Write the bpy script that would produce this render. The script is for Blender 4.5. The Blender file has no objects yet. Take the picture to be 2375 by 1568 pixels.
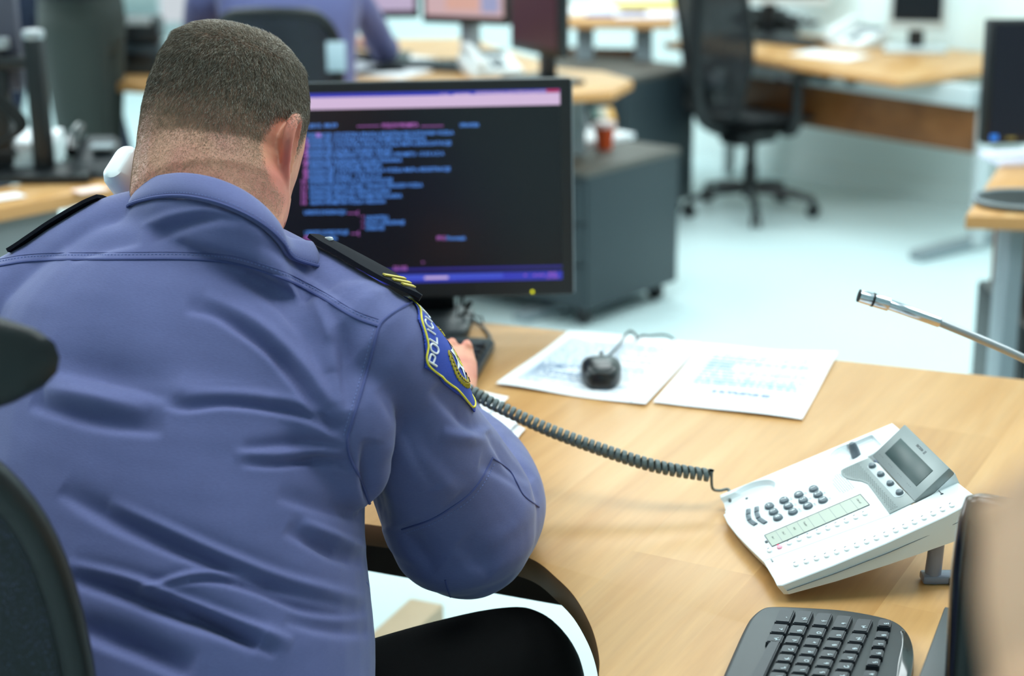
import bpy, bmesh, math, random
import numpy as np
from mathutils import Vector, Matrix, Euler
from mathutils.bvhtree import BVHTree

PI = math.pi
random.seed(7)
rng = np.random.default_rng(11)
S = bpy.context.scene
COL = S.collection

# ------------------------------------------------------------------ camera
CAM_H = 1.55
PITCH = math.radians(17.2)
ROLL = math.radians(-0.45)
FPX = 4000.0
IW, IH = 2375, 1568
_fwd = np.array([0, math.cos(PITCH), -math.sin(PITCH)])
_up = np.array([0, math.sin(PITCH), math.cos(PITCH)])
_rt = np.array([1.0, 0, 0])
_R = math.cos(ROLL) * _rt + math.sin(ROLL) * _up
_U = -math.sin(ROLL) * _rt + math.cos(ROLL) * _up
_C = np.array([0, 0, CAM_H])
cam_data = bpy.data.cameras.new('camera')
cam = bpy.data.objects.new('camera', cam_data)
COL.objects.link(cam)
cam.matrix_world = Matrix(((_R[0], _U[0], -_fwd[0], 0), (_R[1], _U[1], -_fwd[1], 0), (_R[2], _U[2], -_fwd[2], CAM_H), (0, 0, 0, 1)))
cam_data.sensor_fit = 'HORIZONTAL'
cam_data.sensor_width = 36.0
cam_data.lens = FPX / IW * 36.0
cam_data.clip_start = 0.05
cam_data.dof.use_dof = True
cam_data.dof.focus_distance = 1.80
cam_data.dof.aperture_fstop = 3.5
S.camera = cam

def ray(x, y):
    return _fwd + _R * (x - IW / 2) / FPX - _U * (y - IH / 2) / FPX
def onz(x, y, z=.74):                     # the place of a photo point on the level z
    d = ray(x, y); return Vector(_C + d * ((z - CAM_H) / d[2]))
def atd(x, y, d):                         # ... at a depth along the view
    return Vector(_C + ray(x, y) * d)
def pix(P):
    P = np.asarray(P, float) - _C; z = P @ _fwd
    return IW / 2 + FPX * (P @ _R) / z, IH / 2 - FPX * (P @ _U) / z, z

# ------------------------------------------------------------------ light
S.view_settings.view_transform = 'Standard'
S.view_settings.look = 'None'
S.view_settings.gamma = 1.0
S.view_settings.use_curve_mapping = False
S.view_settings.exposure = -0.50
world = bpy.data.worlds.new('world'); S.world = world
world.use_nodes = True
world.node_tree.nodes['Background'].inputs[0].default_value = (0.80, 0.93, 1.0, 1)
world.node_tree.nodes['Background'].inputs[1].default_value = 0.62

def area(name, loc, size, power, color, target=None, size_y=None, rot=None):
    l = bpy.data.lights.new(name, 'AREA'); l.energy = power; l.color = color
    l.shape = 'RECTANGLE'; l.size = size; l.size_y = size_y or size
    o = bpy.data.objects.new(name, l); COL.objects.link(o); o.location = loc
    if target is not None:
        o.rotation_euler = (Vector(target) - Vector(loc)).to_track_quat('-Z', 'Y').to_euler()
    elif rot: o.rotation_euler = rot
    return o
COOL = (0.90, 0.985, 1.0)
for i, (x, y, pw) in enumerate([(-1.5, 1.9, 34), (0.3, 1.7, 34), (2.0, 2.2, 36), (-1.6, 4.2, 50), (0.6, 4.4, 50), (2.6, 4.2, 50),
                                (-2.0, 7.0, 60), (0.4, 6.8, 60), (-2.4, 10.0, 60), (0.4, 10.0, 60)]):
    area('ceiling_lamp_light', (x, y, 2.85), 1.3, pw, COOL, size_y=1.0)
area('window_daylight', (-4.6, 5.5, 1.9), 4.5, 150, (0.86, 0.93, 1.0), target=(-0.5, 3.2, 0.7), size_y=1.6)

# ------------------------------------------------------------------ materials
MATS = {}
def sl(c):                                # sRGB 0..255 to linear
    return tuple(((v / 255) / 12.92 if v / 255 <= .04045 else ((v / 255 + .055) / 1.055) ** 2.4) for v in c) + (1,)
def mat(name, col, rough=.5, metal=0, spec=.5, emit=None, es=0, noise=0, nscale=20, bump=0, bscale=200, sheen=0, sss=0, trans=0, alpha=1, coat=0):
    if name in MATS: return MATS[name]
    m = bpy.data.materials.new(name); m.use_nodes = True; MATS[name] = m
    nt = m.node_tree; b = nt.nodes['Principled BSDF']
    c = sl(col) if max(col) > 1.0 else tuple(col) + (1,)
    b.inputs['Base Color'].default_value = c
    b.inputs['Roughness'].default_value = rough
    b.inputs['Metallic'].default_value = metal
    b.inputs['Specular IOR Level'].default_value = spec
    b.inputs['Coat Weight'].default_value = coat
    b.inputs['Alpha'].default_value = alpha
    b.inputs['Transmission Weight'].default_value = trans
    if sheen: b.inputs['Sheen Weight'].default_value = sheen; b.inputs['Sheen Roughness'].default_value = .5
    if sss:
        b.inputs['Subsurface Weight'].default_value = sss; b.inputs['Subsurface Radius'].default_value = (1, .35, .2); b.inputs['Subsurface Scale'].default_value = .006
    if emit is not None:
        b.inputs['Emission Color'].default_value = sl(emit); b.inputs['Emission Strength'].default_value = es
    if noise or bump:
        tc = nt.nodes.new('ShaderNodeTexCoord')
    if noise:
        n = nt.nodes.new('ShaderNodeTexNoise'); n.inputs['Scale'].default_value = nscale; n.inputs['Detail'].default_value = 4
        r = nt.nodes.new('ShaderNodeMix'); r.data_type = 'RGBA'
        r.inputs[6].default_value = tuple(max(0, v * (1 - noise)) for v in c[:3]) + (1,)
        r.inputs[7].default_value = tuple(min(1, v * (1 + noise)) for v in c[:3]) + (1,)
        nt.links.new(tc.outputs['Object'], n.inputs['Vector']); nt.links.new(n.outputs['Fac'], r.inputs[0]); nt.links.new(r.outputs[2], b.inputs['Base Color'])
    if bump:
        n2 = nt.nodes.new('ShaderNodeTexNoise'); n2.inputs['Scale'].default_value = bscale; n2.inputs['Detail'].default_value = 3
        bp = nt.nodes.new('ShaderNodeBump'); bp.inputs['Strength'].default_value = bump; bp.inputs['Distance'].default_value = .001
        nt.links.new(tc.outputs['Object'], n2.inputs['Vector']); nt.links.new(n2.outputs['Fac'], bp.inputs['Height']); nt.links.new(bp.outputs['Normal'], b.inputs['Normal'])
    return m
def wood(name, c0, c1, c2, ang=0, stave=.13, slen=.8, rough=.38, grain=1.0):
    m = bpy.data.materials.new(name); m.use_nodes = True; MATS[name] = m
    nt = m.node_tree; N = nt.nodes.new; L = nt.links.new; b = nt.nodes['Principled BSDF']
    tc = N('ShaderNodeTexCoord'); mp = N('ShaderNodeMapping'); mp.inputs['Rotation'].default_value = (0, 0, -ang)
    L(tc.outputs['Object'], mp.inputs['Vector'])
    br = N('ShaderNodeTexBrick'); br.inputs['Scale'].default_value = 1; br.inputs['Mortar Size'].default_value = 0
    br.inputs['Brick Width'].default_value = slen; br.inputs['Row Height'].default_value = stave
    br.inputs['Color1'].default_value = (0, 0, 0, 1); br.inputs['Color2'].default_value = (1, 1, 1, 1)
    L(mp.outputs['Vector'], br.inputs['Vector'])
    mp2 = N('ShaderNodeMapping'); mp2.inputs['Scale'].default_value = (1.6, 14, 14)
    L(mp.outputs['Vector'], mp2.inputs['Vector'])
    ad = N('ShaderNodeVectorMath'); ad.operation = 'MULTIPLY_ADD'
    ad.inputs[1].default_value = (7, 7, 7); L(br.outputs['Color'], ad.inputs[0]); L(mp2.outputs['Vector'], ad.inputs[2])
    n1 = N('ShaderNodeTexNoise'); n1.inputs['Scale'].default_value = 1.0; n1.inputs['Detail'].default_value = 5; n1.inputs['Distortion'].default_value = .6
    L(ad.outputs[0], n1.inputs['Vector'])
    mp3 = N('ShaderNodeMapping'); mp3.inputs['Scale'].default_value = (9, 130, 130); L(mp.outputs['Vector'], mp3.inputs['Vector'])
    n2 = N('ShaderNodeTexNoise'); n2.inputs['Scale'].default_value = 1.0; n2.inputs['Detail'].default_value = 3; L(mp3.outputs['Vector'], n2.inputs['Vector'])
    rp = N('ShaderNodeValToRGB'); e = rp.color_ramp.elements
    e[0].position = .3; e[0].color = sl(c0); e[1].position = .72; e[1].color = sl(c2)
    k = rp.color_ramp.elements.new(.5); k.color = sl(c1); L(n1.outputs['Fac'], rp.inputs['Fac'])
    mx = N('ShaderNodeMix'); mx.data_type = 'RGBA'; mx.blend_type = 'MULTIPLY'; mx.inputs[0].default_value = .22 * grain
    L(rp.outputs['Color'], mx.inputs[6]); L(n2.outputs['Fac'], mx.inputs[7])
    mx2 = N('ShaderNodeMix'); mx2.data_type = 'RGBA'; mx2.blend_type = 'MULTIPLY'; mx2.inputs[0].default_value = 1
    rp2 = N('ShaderNodeValToRGB'); rp2.color_ramp.elements[0].color = (.87, .85, .82, 1); rp2.color_ramp.elements[1].color = (1, 1, 1, 1)
    L(br.outputs['Color'], rp2.inputs['Fac']); L(mx.outputs[2], mx2.inputs[6]); L(rp2.outputs['Color'], mx2.inputs[7])
    L(mx2.outputs[2], b.inputs['Base Color']); b.inputs['Roughness'].default_value = rough
    b.inputs['Specular IOR Level'].default_value = .4
    return m
M_WOOD = wood('beech_veneer', (206, 152, 90), (217, 166, 106), (227, 181, 124), ang=math.radians(62), stave=.145, slen=1.1)
M_WOODEDGE = mat('beech_edge_band', (142, 100, 62), .5, noise=.12, nscale=30)
M_BROWN = wood('brown_veneer', (118, 72, 34), (134, 84, 42), (146, 95, 52), ang=0, stave=.5, slen=3, rough=.45)
M_PALEWOOD = mat('pale_beam_wood', (196, 172, 140), .5, noise=.08, nscale=25)
M_BLACK = mat('black_plastic', (18, 21, 24), .38, bump=.25, bscale=600)
M_GLOSS = mat('gloss_black_plastic', (14, 16, 18), .16, coat=.3)
M_DARK = mat('dark_satin_plastic', (34, 40, 44), .42)
M_CAB = mat('charcoal_cabinet_paint', (40, 52, 58), .45, noise=.05, nscale=6)
M_CABTOP = mat('charcoal_cabinet_top', (88, 84, 78), .5)
M_GREY = mat('grey_metal', (140, 152, 158), .4, metal=.2)
M_LGREY = mat('light_grey_metal', (196, 206, 208), .4)
M_SILVER = mat('silver_paint', (168, 172, 176), .34, metal=.6)
M_CHROME = mat('chrome', (210, 212, 220), .16, metal=1)
M_WHITE = mat('white_plastic', (236, 240, 240), .35)
M_PAPER = mat('white_paper', (240, 243, 246), .8)
M_LILAC = mat('lilac_white_paper', (226, 224, 240), .8)
M_NET = mat('black_net', (22, 26, 30), .7)
M_SCREEN_OFF = mat('dark_screen', (16, 18, 26), .2)
M_RED = mat('orange_card', (206, 78, 26), .55)
M_YEL = mat('yellow_card', (236, 226, 130), .6)
M_BLUE = mat('blue_card', (52, 74, 168), .5)
M_GREYPANEL = mat('grey_panel', (128, 134, 136), .55)

# ------------------------------------------------------------------ helpers
def link(o, parent=None):
    COL.objects.link(o)
    if parent is not None:
        o.parent = parent; o.matrix_parent_inverse = parent.matrix_world.inverted()
    return o
def tag(o, label=None, cat=None, group=None, kind=None):
    if label: o['label'] = label
    if cat: o['category'] = cat
    if group: o['group'] = group
    if kind: o['kind'] = kind
    return o
def thing(name, loc, label, cat, group=None, rz=0):
    o = bpy.data.objects.new(name, None); o.empty_display_size = .05
    o.matrix_world = Matrix.Translation(Vector(loc)) @ Matrix.Rotation(rz, 4, 'Z')
    COL.objects.link(o)
    return tag(o, label, cat, group)
def obj(name, bm, mats, parent=None, smooth=True, angle=35):
    me = bpy.data.meshes.new(name)
    if isinstance(bm, bmesh.types.BMesh):
        bmesh.ops.recalc_face_normals(bm, faces=bm.faces)
        if smooth:
            lim = math.radians(angle)
            for e in bm.edges:
                if len(e.link_faces) == 2 and e.calc_face_angle(0) > lim: e.smooth = False
            for f in bm.faces: f.smooth = True
        bm.to_mesh(me); bm.free()
    else:
        me = bm
    for m in (mats if isinstance(mats, (list, tuple)) else [mats]): me.materials.append(m)
    return link(bpy.data.objects.new(name, me), parent)
def add(dst, src, mat_index=0, M=None):
    me = bpy.data.meshes.new('tmp')
    for f in src.faces: f.material_index = mat_index
    src.to_mesh(me); src.free()
    if M is not None: me.transform(M)
    dst.from_mesh(me); bpy.data.meshes.remove(me)
def box(c, s, bev=0, M=None, seg=2, mi=0, bm=None):
    b = bmesh.new(); bmesh.ops.create_cube(b, size=1)
    for v in b.verts: v.co = Vector((v.co.x * s[0], v.co.y * s[1], v.co.z * s[2])) + Vector(c)
    if bev: bmesh.ops.bevel(b, geom=list(b.edges), offset=min(bev, min(s) * .49), segments=seg, affect='EDGES', profile=.5)
    if M is not None: b.transform(M)
    for f in b.faces: f.material_index = mi
    if bm is not None: add(bm, b, mi); return bm
    return b
def prism(pts, z0, z1, bev=0, M=None, mi=0, bm=None, seg=2, top_only=False):
    b = bmesh.new()
    vs = [b.verts.new((p[0], p[1], z0)) for p in pts]
    f = b.faces.new(vs)
    r = bmesh.ops.extrude_face_region(b, geom=[f])
    top = [v for v in r['geom'] if isinstance(v, bmesh.types.BMVert)]
    for v in top: v.co.z = z1
    bmesh.ops.recalc_face_normals(b, faces=b.faces)
    if bev:
        ed = [e for e in b.edges if (abs(e.verts[0].co.z - e.verts[1].co.z) < 1e-7)]
        if top_only: ed = [e for e in ed if abs(e.verts[0].co.z - z1) < 1e-7]
        bmesh.ops.bevel(b, geom=ed, offset=bev, segments=seg, affect='EDGES', profile=.5)
    if M is not None: b.transform(M)
    for f in b.faces: f.material_index = mi
    if bm is not None: add(bm, b, mi); return bm
    return b
def cyl(p0, p1, r0, r1=None, n=24, mi=0, bm=None, bev=0, caps=True):
    p0, p1 = Vector(p0), Vector(p1); r1 = r0 if r1 is None else r1
    b = bmesh.new(); d = p1 - p0
    bmesh.ops.create_cone(b, cap_ends=caps, segments=n, radius1=r0, radius2=r1, depth=d.length)
    if bev:
        ed = [e for e in b.edges if abs(e.verts[0].co.z - e.verts[1].co.z) < 1e-7]
        bmesh.ops.bevel(b, geom=ed, offset=bev, segments=2, affect='EDGES', profile=.5)
    b.transform(Matrix.Translation((p0 + p1) / 2) @ d.to_track_quat('Z', 'Y').to_matrix().to_4x4())
    for f in b.faces: f.material_index = mi
    if bm is not None: add(bm, b, mi); return bm
    return b
def lathe(prof, M=None, n=32, mi=0, bm=None, sx=1, sy=1):
    b = bmesh.new(); rings = []
    for r, z in prof:
        rings.append([b.verts.new((r * sx * math.cos(2 * PI * k / n), r * sy * math.sin(2 * PI * k / n), z)) for k in range(n)])
    for a, c in zip(rings, rings[1:]):
        for k in range(n): b.faces.new((a[k], a[(k + 1) % n], c[(k + 1) % n], c[k]))
    b.faces.new(rings[0][::-1]); b.faces.new(rings[-1])
    if M is not None: b.transform(M)
    for f in b.faces: f.material_index = mi
    if bm is not None: add(bm, b, mi); return bm
    return b
def cr(pts, n=8, closed=False):           # Catmull-Rom through points
    P = [np.array(p, float) for p in pts]; out = []
    N = len(P)
    for i in range(N if closed else N - 1):
        if closed: a, b_, c, d = P[(i - 1) % N], P[i], P[(i + 1) % N], P[(i + 2) % N]
        else: a, b_, c, d = P[max(i - 1, 0)], P[i], P[i + 1], P[min(i + 2, N - 1)]
        for k in range(n):
            t = k / n
            out.append(.5 * ((2 * b_) + (-a + c) * t + (2 * a - 5 * b_ + 4 * c - d) * t * t + (-a + 3 * b_ - 3 * c + d) * t ** 3))
    if not closed: out.append(P[-1])
    return out
def tube(path, r, n=10, mi=0, bm=None, closed=False, flat=None, caps=True, upv=None):
    P = [Vector(p[:3]) for p in path]; N = len(P)
    rr = [r] * N if not hasattr(r, '__len__') else list(r)
    b = bmesh.new(); rings = []; prev = None
    for i in range(N):
        if closed: t = P[(i + 1) % N] - P[(i - 1) % N]
        else: t = P[min(i + 1, N - 1)] - P[max(i - 1, 0)]
        t.normalize()
        if upv is not None: a = (Vector(upv) - t * t.dot(Vector(upv))).normalized()
        elif prev is None:
            a = t.orthogonal().normalized()
        else:
            a = (prev - t * t.dot(prev)); a = a.normalized() if a.length > 1e-6 else t.orthogonal().normalized()
        prev = a; c = t.cross(a)
        fa, fc = flat if flat else (1, 1)
        rings.append([b.verts.new(P[i] + (a * math.cos(2 * PI * k / n) * fa + c * math.sin(2 * PI * k / n) * fc) * rr[i]) for k in range(n)])
    for i in range(N if closed else N - 1):
        A, B = rings[i], rings[(i + 1) % N]
        for k in range(n): b.faces.new((A[k], A[(k + 1) % n], B[(k + 1) % n], B[k]))
    if not closed and caps: b.faces.new(rings[0][::-1]); b.faces.new(rings[-1])
    for f in b.faces: f.material_index = mi
    if bm is not None: add(bm, b, mi); return bm
    return b
def loft(rings, caps=True, closed_u=True):
    b = bmesh.new(); R_ = [[b.verts.new(p) for p in r] for r in rings]; n = len(R_[0])
    for A, B in zip(R_, R_[1:]):
        for k in range(n if closed_u else n - 1): b.faces.new((A[k], A[(k + 1) % n], B[(k + 1) % n], B[k]))
    if caps and closed_u: b.faces.new(R_[0][::-1]); b.faces.new(R_[-1])
    return b
def rrect(w, h, r, n=5, cx=0, cy=0):
    out = []
    for sx, sy, a0 in ((1, 1, 0), (-1, 1, 90), (-1, -1, 180), (1, -1, 270)):
        for k in range(n + 1):
            a = math.radians(a0 + 90 * k / n); out.append((cx + sx * (w / 2 - r) + r * math.cos(a), cy + sy * (h / 2 - r) + r * math.sin(a)))
    return out
_FONT = {}
def text_mesh(s, size, bold=False):       # flat letters, baseline start at the origin
    key = (s, size)
    if key in _FONT: return _FONT[key].copy()
    cu = bpy.data.curves.new('t', 'FONT'); cu.body = s; cu.size = size; cu.resolution_u = 2
    if bold: cu.offset = size * .02
    o = bpy.data.objects.new('t', cu); COL.objects.link(o)
    dg = bpy.context.evaluated_depsgraph_get()
    me = bpy.data.meshes.new_from_object(o.evaluated_get(dg)); bpy.data.objects.remove(o); bpy.data.curves.remove(cu)
    _FONT[key] = me
    return me.copy()
def add_text(bm, s, size, M, mi=0, center=True, thick=0, bold=False, sx=1):
    me = text_mesh(s, size, bold)
    if not len(me.vertices): bpy.data.meshes.remove(me); return
    xs = [v.co.x for v in me.vertices]; ys = [v.co.y for v in me.vertices]
    off = Vector((-(min(xs) + max(xs)) / 2, -(min(ys) + max(ys)) / 2, 0)) if center else Vector((0, 0, 0))
    b = bmesh.new(); b.from_mesh(me); bpy.data.meshes.remove(me)
    for v in b.verts: v.co = (v.co + off); v.co.x *= sx
    add(bm, b, mi, M)
def frame(o, x, y, z=None):               # 4x4 from an origin and two axes
    x = Vector(x).normalized(); y = Vector(y); y = (y - x * x.dot(y)).normalized(); z = x.cross(y)
    return Matrix(((x.x, y.x, z.x, o[0]), (x.y, y.y, z.y, o[1]), (x.z, y.z, z.z, o[2]), (0, 0, 0, 1)))
def copy_tree(o, parent=None):
    c = o.copy(); COL.objects.link(c)
    if parent is not None: c.parent = parent
    for ch in list(o.children): copy_tree(ch, c)
    return c
def remesh_obj(bms, voxel, smooth_it=3, fac=.5, decimate=None):
    bm = bmesh.new()
    for b in bms: bmesh.ops.recalc_face_normals(b, faces=b.faces); add(bm, b)
    me = bpy.data.meshes.new('r'); bm.to_mesh(me); bm.free()
    o = bpy.data.objects.new('r', me); COL.objects.link(o)
    m = o.modifiers.new('r', 'REMESH'); m.mode = 'VOXEL'; m.voxel_size = voxel
    s = o.modifiers.new('s', 'SMOOTH'); s.iterations = smooth_it; s.factor = fac
    dg = bpy.context.evaluated_depsgraph_get()
    out = bpy.data.meshes.new_from_object(o.evaluated_get(dg))
    bpy.data.objects.remove(o); bpy.data.meshes.remove(me)
    out.polygons.foreach_set('use_smooth', [True] * len(out.polygons))
    return out
def get_co(me):
    a = np.empty(len(me.vertices) * 3); me.vertices.foreach_get('co', a); return a.reshape(-1, 3)
def get_no(me):
    a = np.empty(len(me.vertices) * 3); me.vertices.foreach_get('normal', a); return a.reshape(-1, 3)
def set_co(me, a):
    me.vertices.foreach_set('co', a.ravel()); me.update()

# ------------------------------------------------------------------ the room
GU = Vector((0.68, -0.733, 0)).normalized()      # the room's two directions
GV = Vector((0.733, 0.68, 0)).normalized()
M_FLOOR = mat('pale_floor_resin', (206, 226, 228), .42, noise=.02, nscale=2, spec=.4)
M_WALL = mat('white_wall_paint', (228, 243, 242), .8)
b = bmesh.new()
box((0, 6, -.05), (20, 20, .1), bm=b)
tag(obj('floor', b, M_FLOOR, smooth=False), kind='structure')
wp = onz(2180, 112, .62) + GV * .04; wp.z = 0
Mw = frame(wp, GU, (0, 0, 1))
tag(obj('wall_right', box((0, 1.4, -.1), (9, 2.9, .2), M=Mw), M_WALL, smooth=False), kind='structure')
tag(obj('baseboard_right', box((0, .04, .008), (9, .08, .014), M=Mw), M_WALL, smooth=False), kind='structure')
tag(obj('wall_back', box((-1, 14.5, 1.45), (16, .2, 2.9)), M_WALL, smooth=False), kind='structure')
tag(obj('ceiling', box((0, 6, 3.0), (20, 20, .1)), M_WALL, smooth=False), kind='structure')
tag(obj('wall_front', box((0, -3.0, 1.45), (16, .2, 2.9)), M_WALL, smooth=False), kind='structure')
tag(obj('wall_left', box((-6.5, 6, 1.45), (.2, 17, 2.9)), M_WALL, smooth=False), kind='structure')
# ------------------------------------------------------------------ the near desk
DZ = .74
def dpt(x, y, z=DZ): p = onz(x, y, z); return (p.x, p.y)
e0, e1 = Vector(dpt(1100, 745)), Vector(dpt(2375, 880))
ed = (e1 - e0).normalized()
farL = e0 - ed * .75; farR = e1 + ed * .45
nearcurve = [dpt(1240, 1300), dpt(1290, 1340), dpt(1330, 1381), dpt(1362, 1435), dpt(1380, 1482), dpt(1389, 1530), dpt(1388, 1568)]
inner = [(x, y) for x, y in nearcurve]
curve = [tuple(p) for p in cr([(-1.05, 2.02), (-.62, 1.975), (-.35, 1.93), (-.16, 1.875), (-.055, 1.832), (-.012, 1.803)] + inner + [(.078, 1.44), (.066, 1.30), (.06, 1.02)], 5)]
out = [(farL.x, farL.y), (farR.x, farR.y), (farR.x - .25, 1.02)] 
outline = curve + [(farR.x - .15, 1.02), (farR.x, farR.y), (farL.x, farL.y)]
desk = thing('office_desk', (.3, 2.0, 0), 'curved light beech desk the uniformed man leans on, carrying the white phone', 'desk')
b = prism(outline, DZ - .028, DZ, bev=.0015)
for f in b.faces: f.material_index = 0 if f.normal.z > .5 else 1
obj('desktop', b, [M_WOOD, M_WOODEDGE], desk)
b = bmesh.new()
p0, p1 = Vector(dpt(690, 1250, .6)), Vector(dpt(1330, 1420, .6))
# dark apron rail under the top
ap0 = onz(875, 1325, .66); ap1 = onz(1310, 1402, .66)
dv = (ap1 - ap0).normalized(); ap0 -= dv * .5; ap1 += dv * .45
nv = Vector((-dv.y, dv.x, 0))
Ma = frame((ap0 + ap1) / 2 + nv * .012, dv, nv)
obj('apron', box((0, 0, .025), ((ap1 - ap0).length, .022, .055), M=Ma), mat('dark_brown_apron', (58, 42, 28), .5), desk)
for (x, y) in ((.95, 2.1), (-.45, 2.7), (.62, 1.15)):
    b = box((x, y, .36), (.06, .06, .70), .004); box((x, y, .015), (.10, .45, .03), .005, bm=b)
    obj('leg', b, M_GREY, desk)
# pale timber foot seen below the elbow
fa, fb = onz(1030, 1400, .14), onz(905, 1520, .14)
fd = (fb - fa).normalized(); Mf = frame(fa, fd, Vector((-fd.y, fd.x, 0)))
foot = obj('floor_beam', box((.35, -.035, -.065), (.70, .07, .13), .003, M=Mf), M_PALEWOOD)
tag(foot, 'pale wooden beam lying on the floor below the man\'s right elbow', 'beam')

# ------------------------------------------------------------------ the white desk phone
PO = Vector((.2466, 1.9165, .758)); PX = Vector((.1311, -.9914, 0)); PY = Vector((.9226, .122, .366))
PM = frame(PO, PX, PY) @ Matrix.Scale(.001, 4)
PN = Vector((-.3628, -.048, .9306))
phone = thing('desk_phone', (.39, 1.82, DZ), 'white corded desk phone with raised grey display, its handset off the cradle', 'phone')
M_PH = mat('phone_white_plastic', (232, 240, 242), .38)
M_PHG = mat('phone_grey_key', (96, 108, 116), .35)
M_PHD = mat('phone_dark_gap', (60, 66, 72), .5)
M_PHS = mat('phone_silver_panel', (140, 148, 147), .36, metal=.3)
M_LCD = mat('phone_display_glass', (44, 66, 64), .32)
M_LABEL = mat('phone_label_card', (184, 192, 178), .4)
M_HOLE = mat('speaker_hole', (96, 102, 102), .7)
# body: a wedge that thickens toward the raised rear; local z 0 is the face
fl = cr([(0, 0), (3, 7), (0, 120), (5, 224)], 4)
front = [(0, 0), (24, -3.5), (50, -6), (51, -9), (74, -10.5), (110, -9), (150, -5), (192, 0)]
main_o = [(u, v) for u, v in front] + [(192, 0), (209, 146), (209, 172), (60, 172), (48, 226), (5, 224)]
def wedge(outl, thick, zoff=0, bev=2.2):
    bm = bmesh.new(); n = len(outl)
    top = [bm.verts.new((u, v, zoff)) for u, v in outl]
    bot = [bm.verts.new((u + (3 if u < 20 else 0), v + (4 if v < 20 else -2), zoff - thick(u, v))) for u, v in outl]
    ft = bm.faces.new(top); bm.faces.new(bot[::-1])
    for k in range(n): bm.faces.new((top[k], bot[k], bot[(k + 1) % n], top[(k + 1) % n]))
    bmesh.ops.recalc_face_normals(bm, faces=bm.faces)
    ed = [e for e in bm.edges if abs(e.verts[0].co.z - zoff) < 1e-4 and abs(e.verts[1].co.z - zoff) < 1e-4]
    bmesh.ops.bevel(bm, geom=ed, offset=bev, segments=3, affect='EDGES', profile=.6)
    return bm
def dd(l):                                # drop doubled neighbours
    o = []
    for p in l:
        if not o or (abs(p[0] - o[-1][0]) + abs(p[1] - o[-1][1])) > .5: o.append(p)
    return o
th = lambda u, v: 15 + max(0, v) * .11
bm = wedge(dd(main_o), th)
me = bpy.data.meshes.new('phone'); bm.to_mesh(me); bm.free()
# cut the two handset cradles with booleans
ph = obj('body', me, M_PH, None, smooth=False)
def cutter(bm):
    m = bpy.data.meshes.new('c'); bm.to_mesh(m); bm.free(); o = bpy.data.objects.new('c', m); COL.objects.link(o); return o
def booled(o, cutters, smooth=30):
    for c in cutters:
        md = o.modifiers.new('b', 'BOOLEAN'); md.object = c; md.operation = 'DIFFERENCE'; md.solver = 'EXACT'
    dg = bpy.context.evaluated_depsgraph_get(); m2 = bpy.data.meshes.new_from_object(o.evaluated_get(dg))
    mats = [s for s in o.data.materials]; nm = o.name
    o.modifiers.clear(); o.data = m2
    for c in cutters: bpy.data.objects.remove(c)
    bm = bmesh.new(); bm.from_mesh(m2)
    for e in bm.edges: e.smooth = not (len(e.link_faces) == 2 and e.calc_face_angle(0) > math.radians(smooth))
    for f in bm.faces: f.smooth = True
    bm.to_mesh(m2); bm.free()
    return o
c1 = lathe([(0.1, -9), (14, -8.5), (21, -6), (23.5, -1), (24.5, 6), (.1, 6)], n=40, sx=1, sy=1.2, M=Matrix.Translation((27, 36, 0)))
c1b = box((27, 14, 0), (36, 40, 16), 3)
c2 = lathe([(0.1, -7), (12, -6.5), (19, -4.5), (22, -1), (23, 6), (.1, 6)], n=40, sx=1, sy=.95, M=Matrix.Translation((31, 156, 0)))
c2b = box((30, 175, .5), (36, 40, 12), 3)
c3 = box((27, 207, 0), (32, 30, 8), 6)
me.materials.clear(); me.materials.append(M_PH)
booled(ph, [cutter(c1), cutter(c1b), cutter(c2), cutter(c2b)])
ph.data.transform(PM); ph.name = 'body'; ph.parent = phone; ph.matrix_parent_inverse = phone.matrix_world.inverted()
def P2(name, bm, mats, parent=phone, **k):
    bm.transform(PM); return obj(name, bm, mats, parent, **k)
# side key module
mod = [(193.5, 0), (238, -1), (254, -2), (258, 3), (262, 60), (263, 120), (260, 190), (255, 222), (245, 231), (200, 228), (206, 190), (211, 146)]
P2('key_module', wedge(mod, lambda u, v: 13 + max(0, v) * .10, 1.2), M_PH)
P2('case_seam', tube([(u, v, -6.5 - v * .03) for u, v in ((258.8, 6), (262.6, 60), (263.6, 120), (257.5, 214))], .45, n=6), M_PHG)
b = box((206, 205, 1.7), (14, .6, .5)); box((214, 205, 1.7), (1.6, 3, .5), bm=b)
P2('module_slot', b, M_PHD)
# dial keys
labs = {(0, 0): '1', (1, 0): '2', (2, 0): '3', (0, 1): '4', (1, 1): '5', (2, 1): '6', (0, 2): '7', (1, 2): '8', (2, 2): '9', (0, 3): '*', (1, 3): '0', (2, 3): '#'}
small = {(1, 0): 'ABC', (2, 0): 'DEF', (0, 1): 'GHI', (1, 1): 'JKL', (2, 1): 'MNO', (0, 2): 'PQRS', (1, 2): 'TUV', (2, 2): 'WXYZ'}
M_INK = mat('grey_print', (150, 158, 162), .6)
M_KEYINK = mat('white_key_print', (220, 226, 228), .5)
kproto = None
prt = bmesh.new()
for (i, j), ch in labs.items():
    u, v = 84 - j * 1.3 + i * 17.1, 96 - j * 18.1 + (0.4 if i == 2 else 0)
    b = lathe([(7.0, -.5), (7.0, .6), (6.4, 2.6), (5.6, 3.2), (.1, 3.4)], n=28, sx=1, sy=.82, M=Matrix.Translation((u, v, 0)))
    add_text(b, ch, 8.4 if ch != '*' else 13, Matrix.Translation((u, v + (-1.5 if ch == '*' else 0), 3.55)), mi=1, bold=True)
    P2('dial_key', b, [M_PHG, M_KEYINK])
    if (i, j) in small: add_text(prt, small[(i, j)], 3.6, Matrix.Translation((u + 1, v + 7.9, .12)))
P2('key_print', prt, M_INK)
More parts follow.
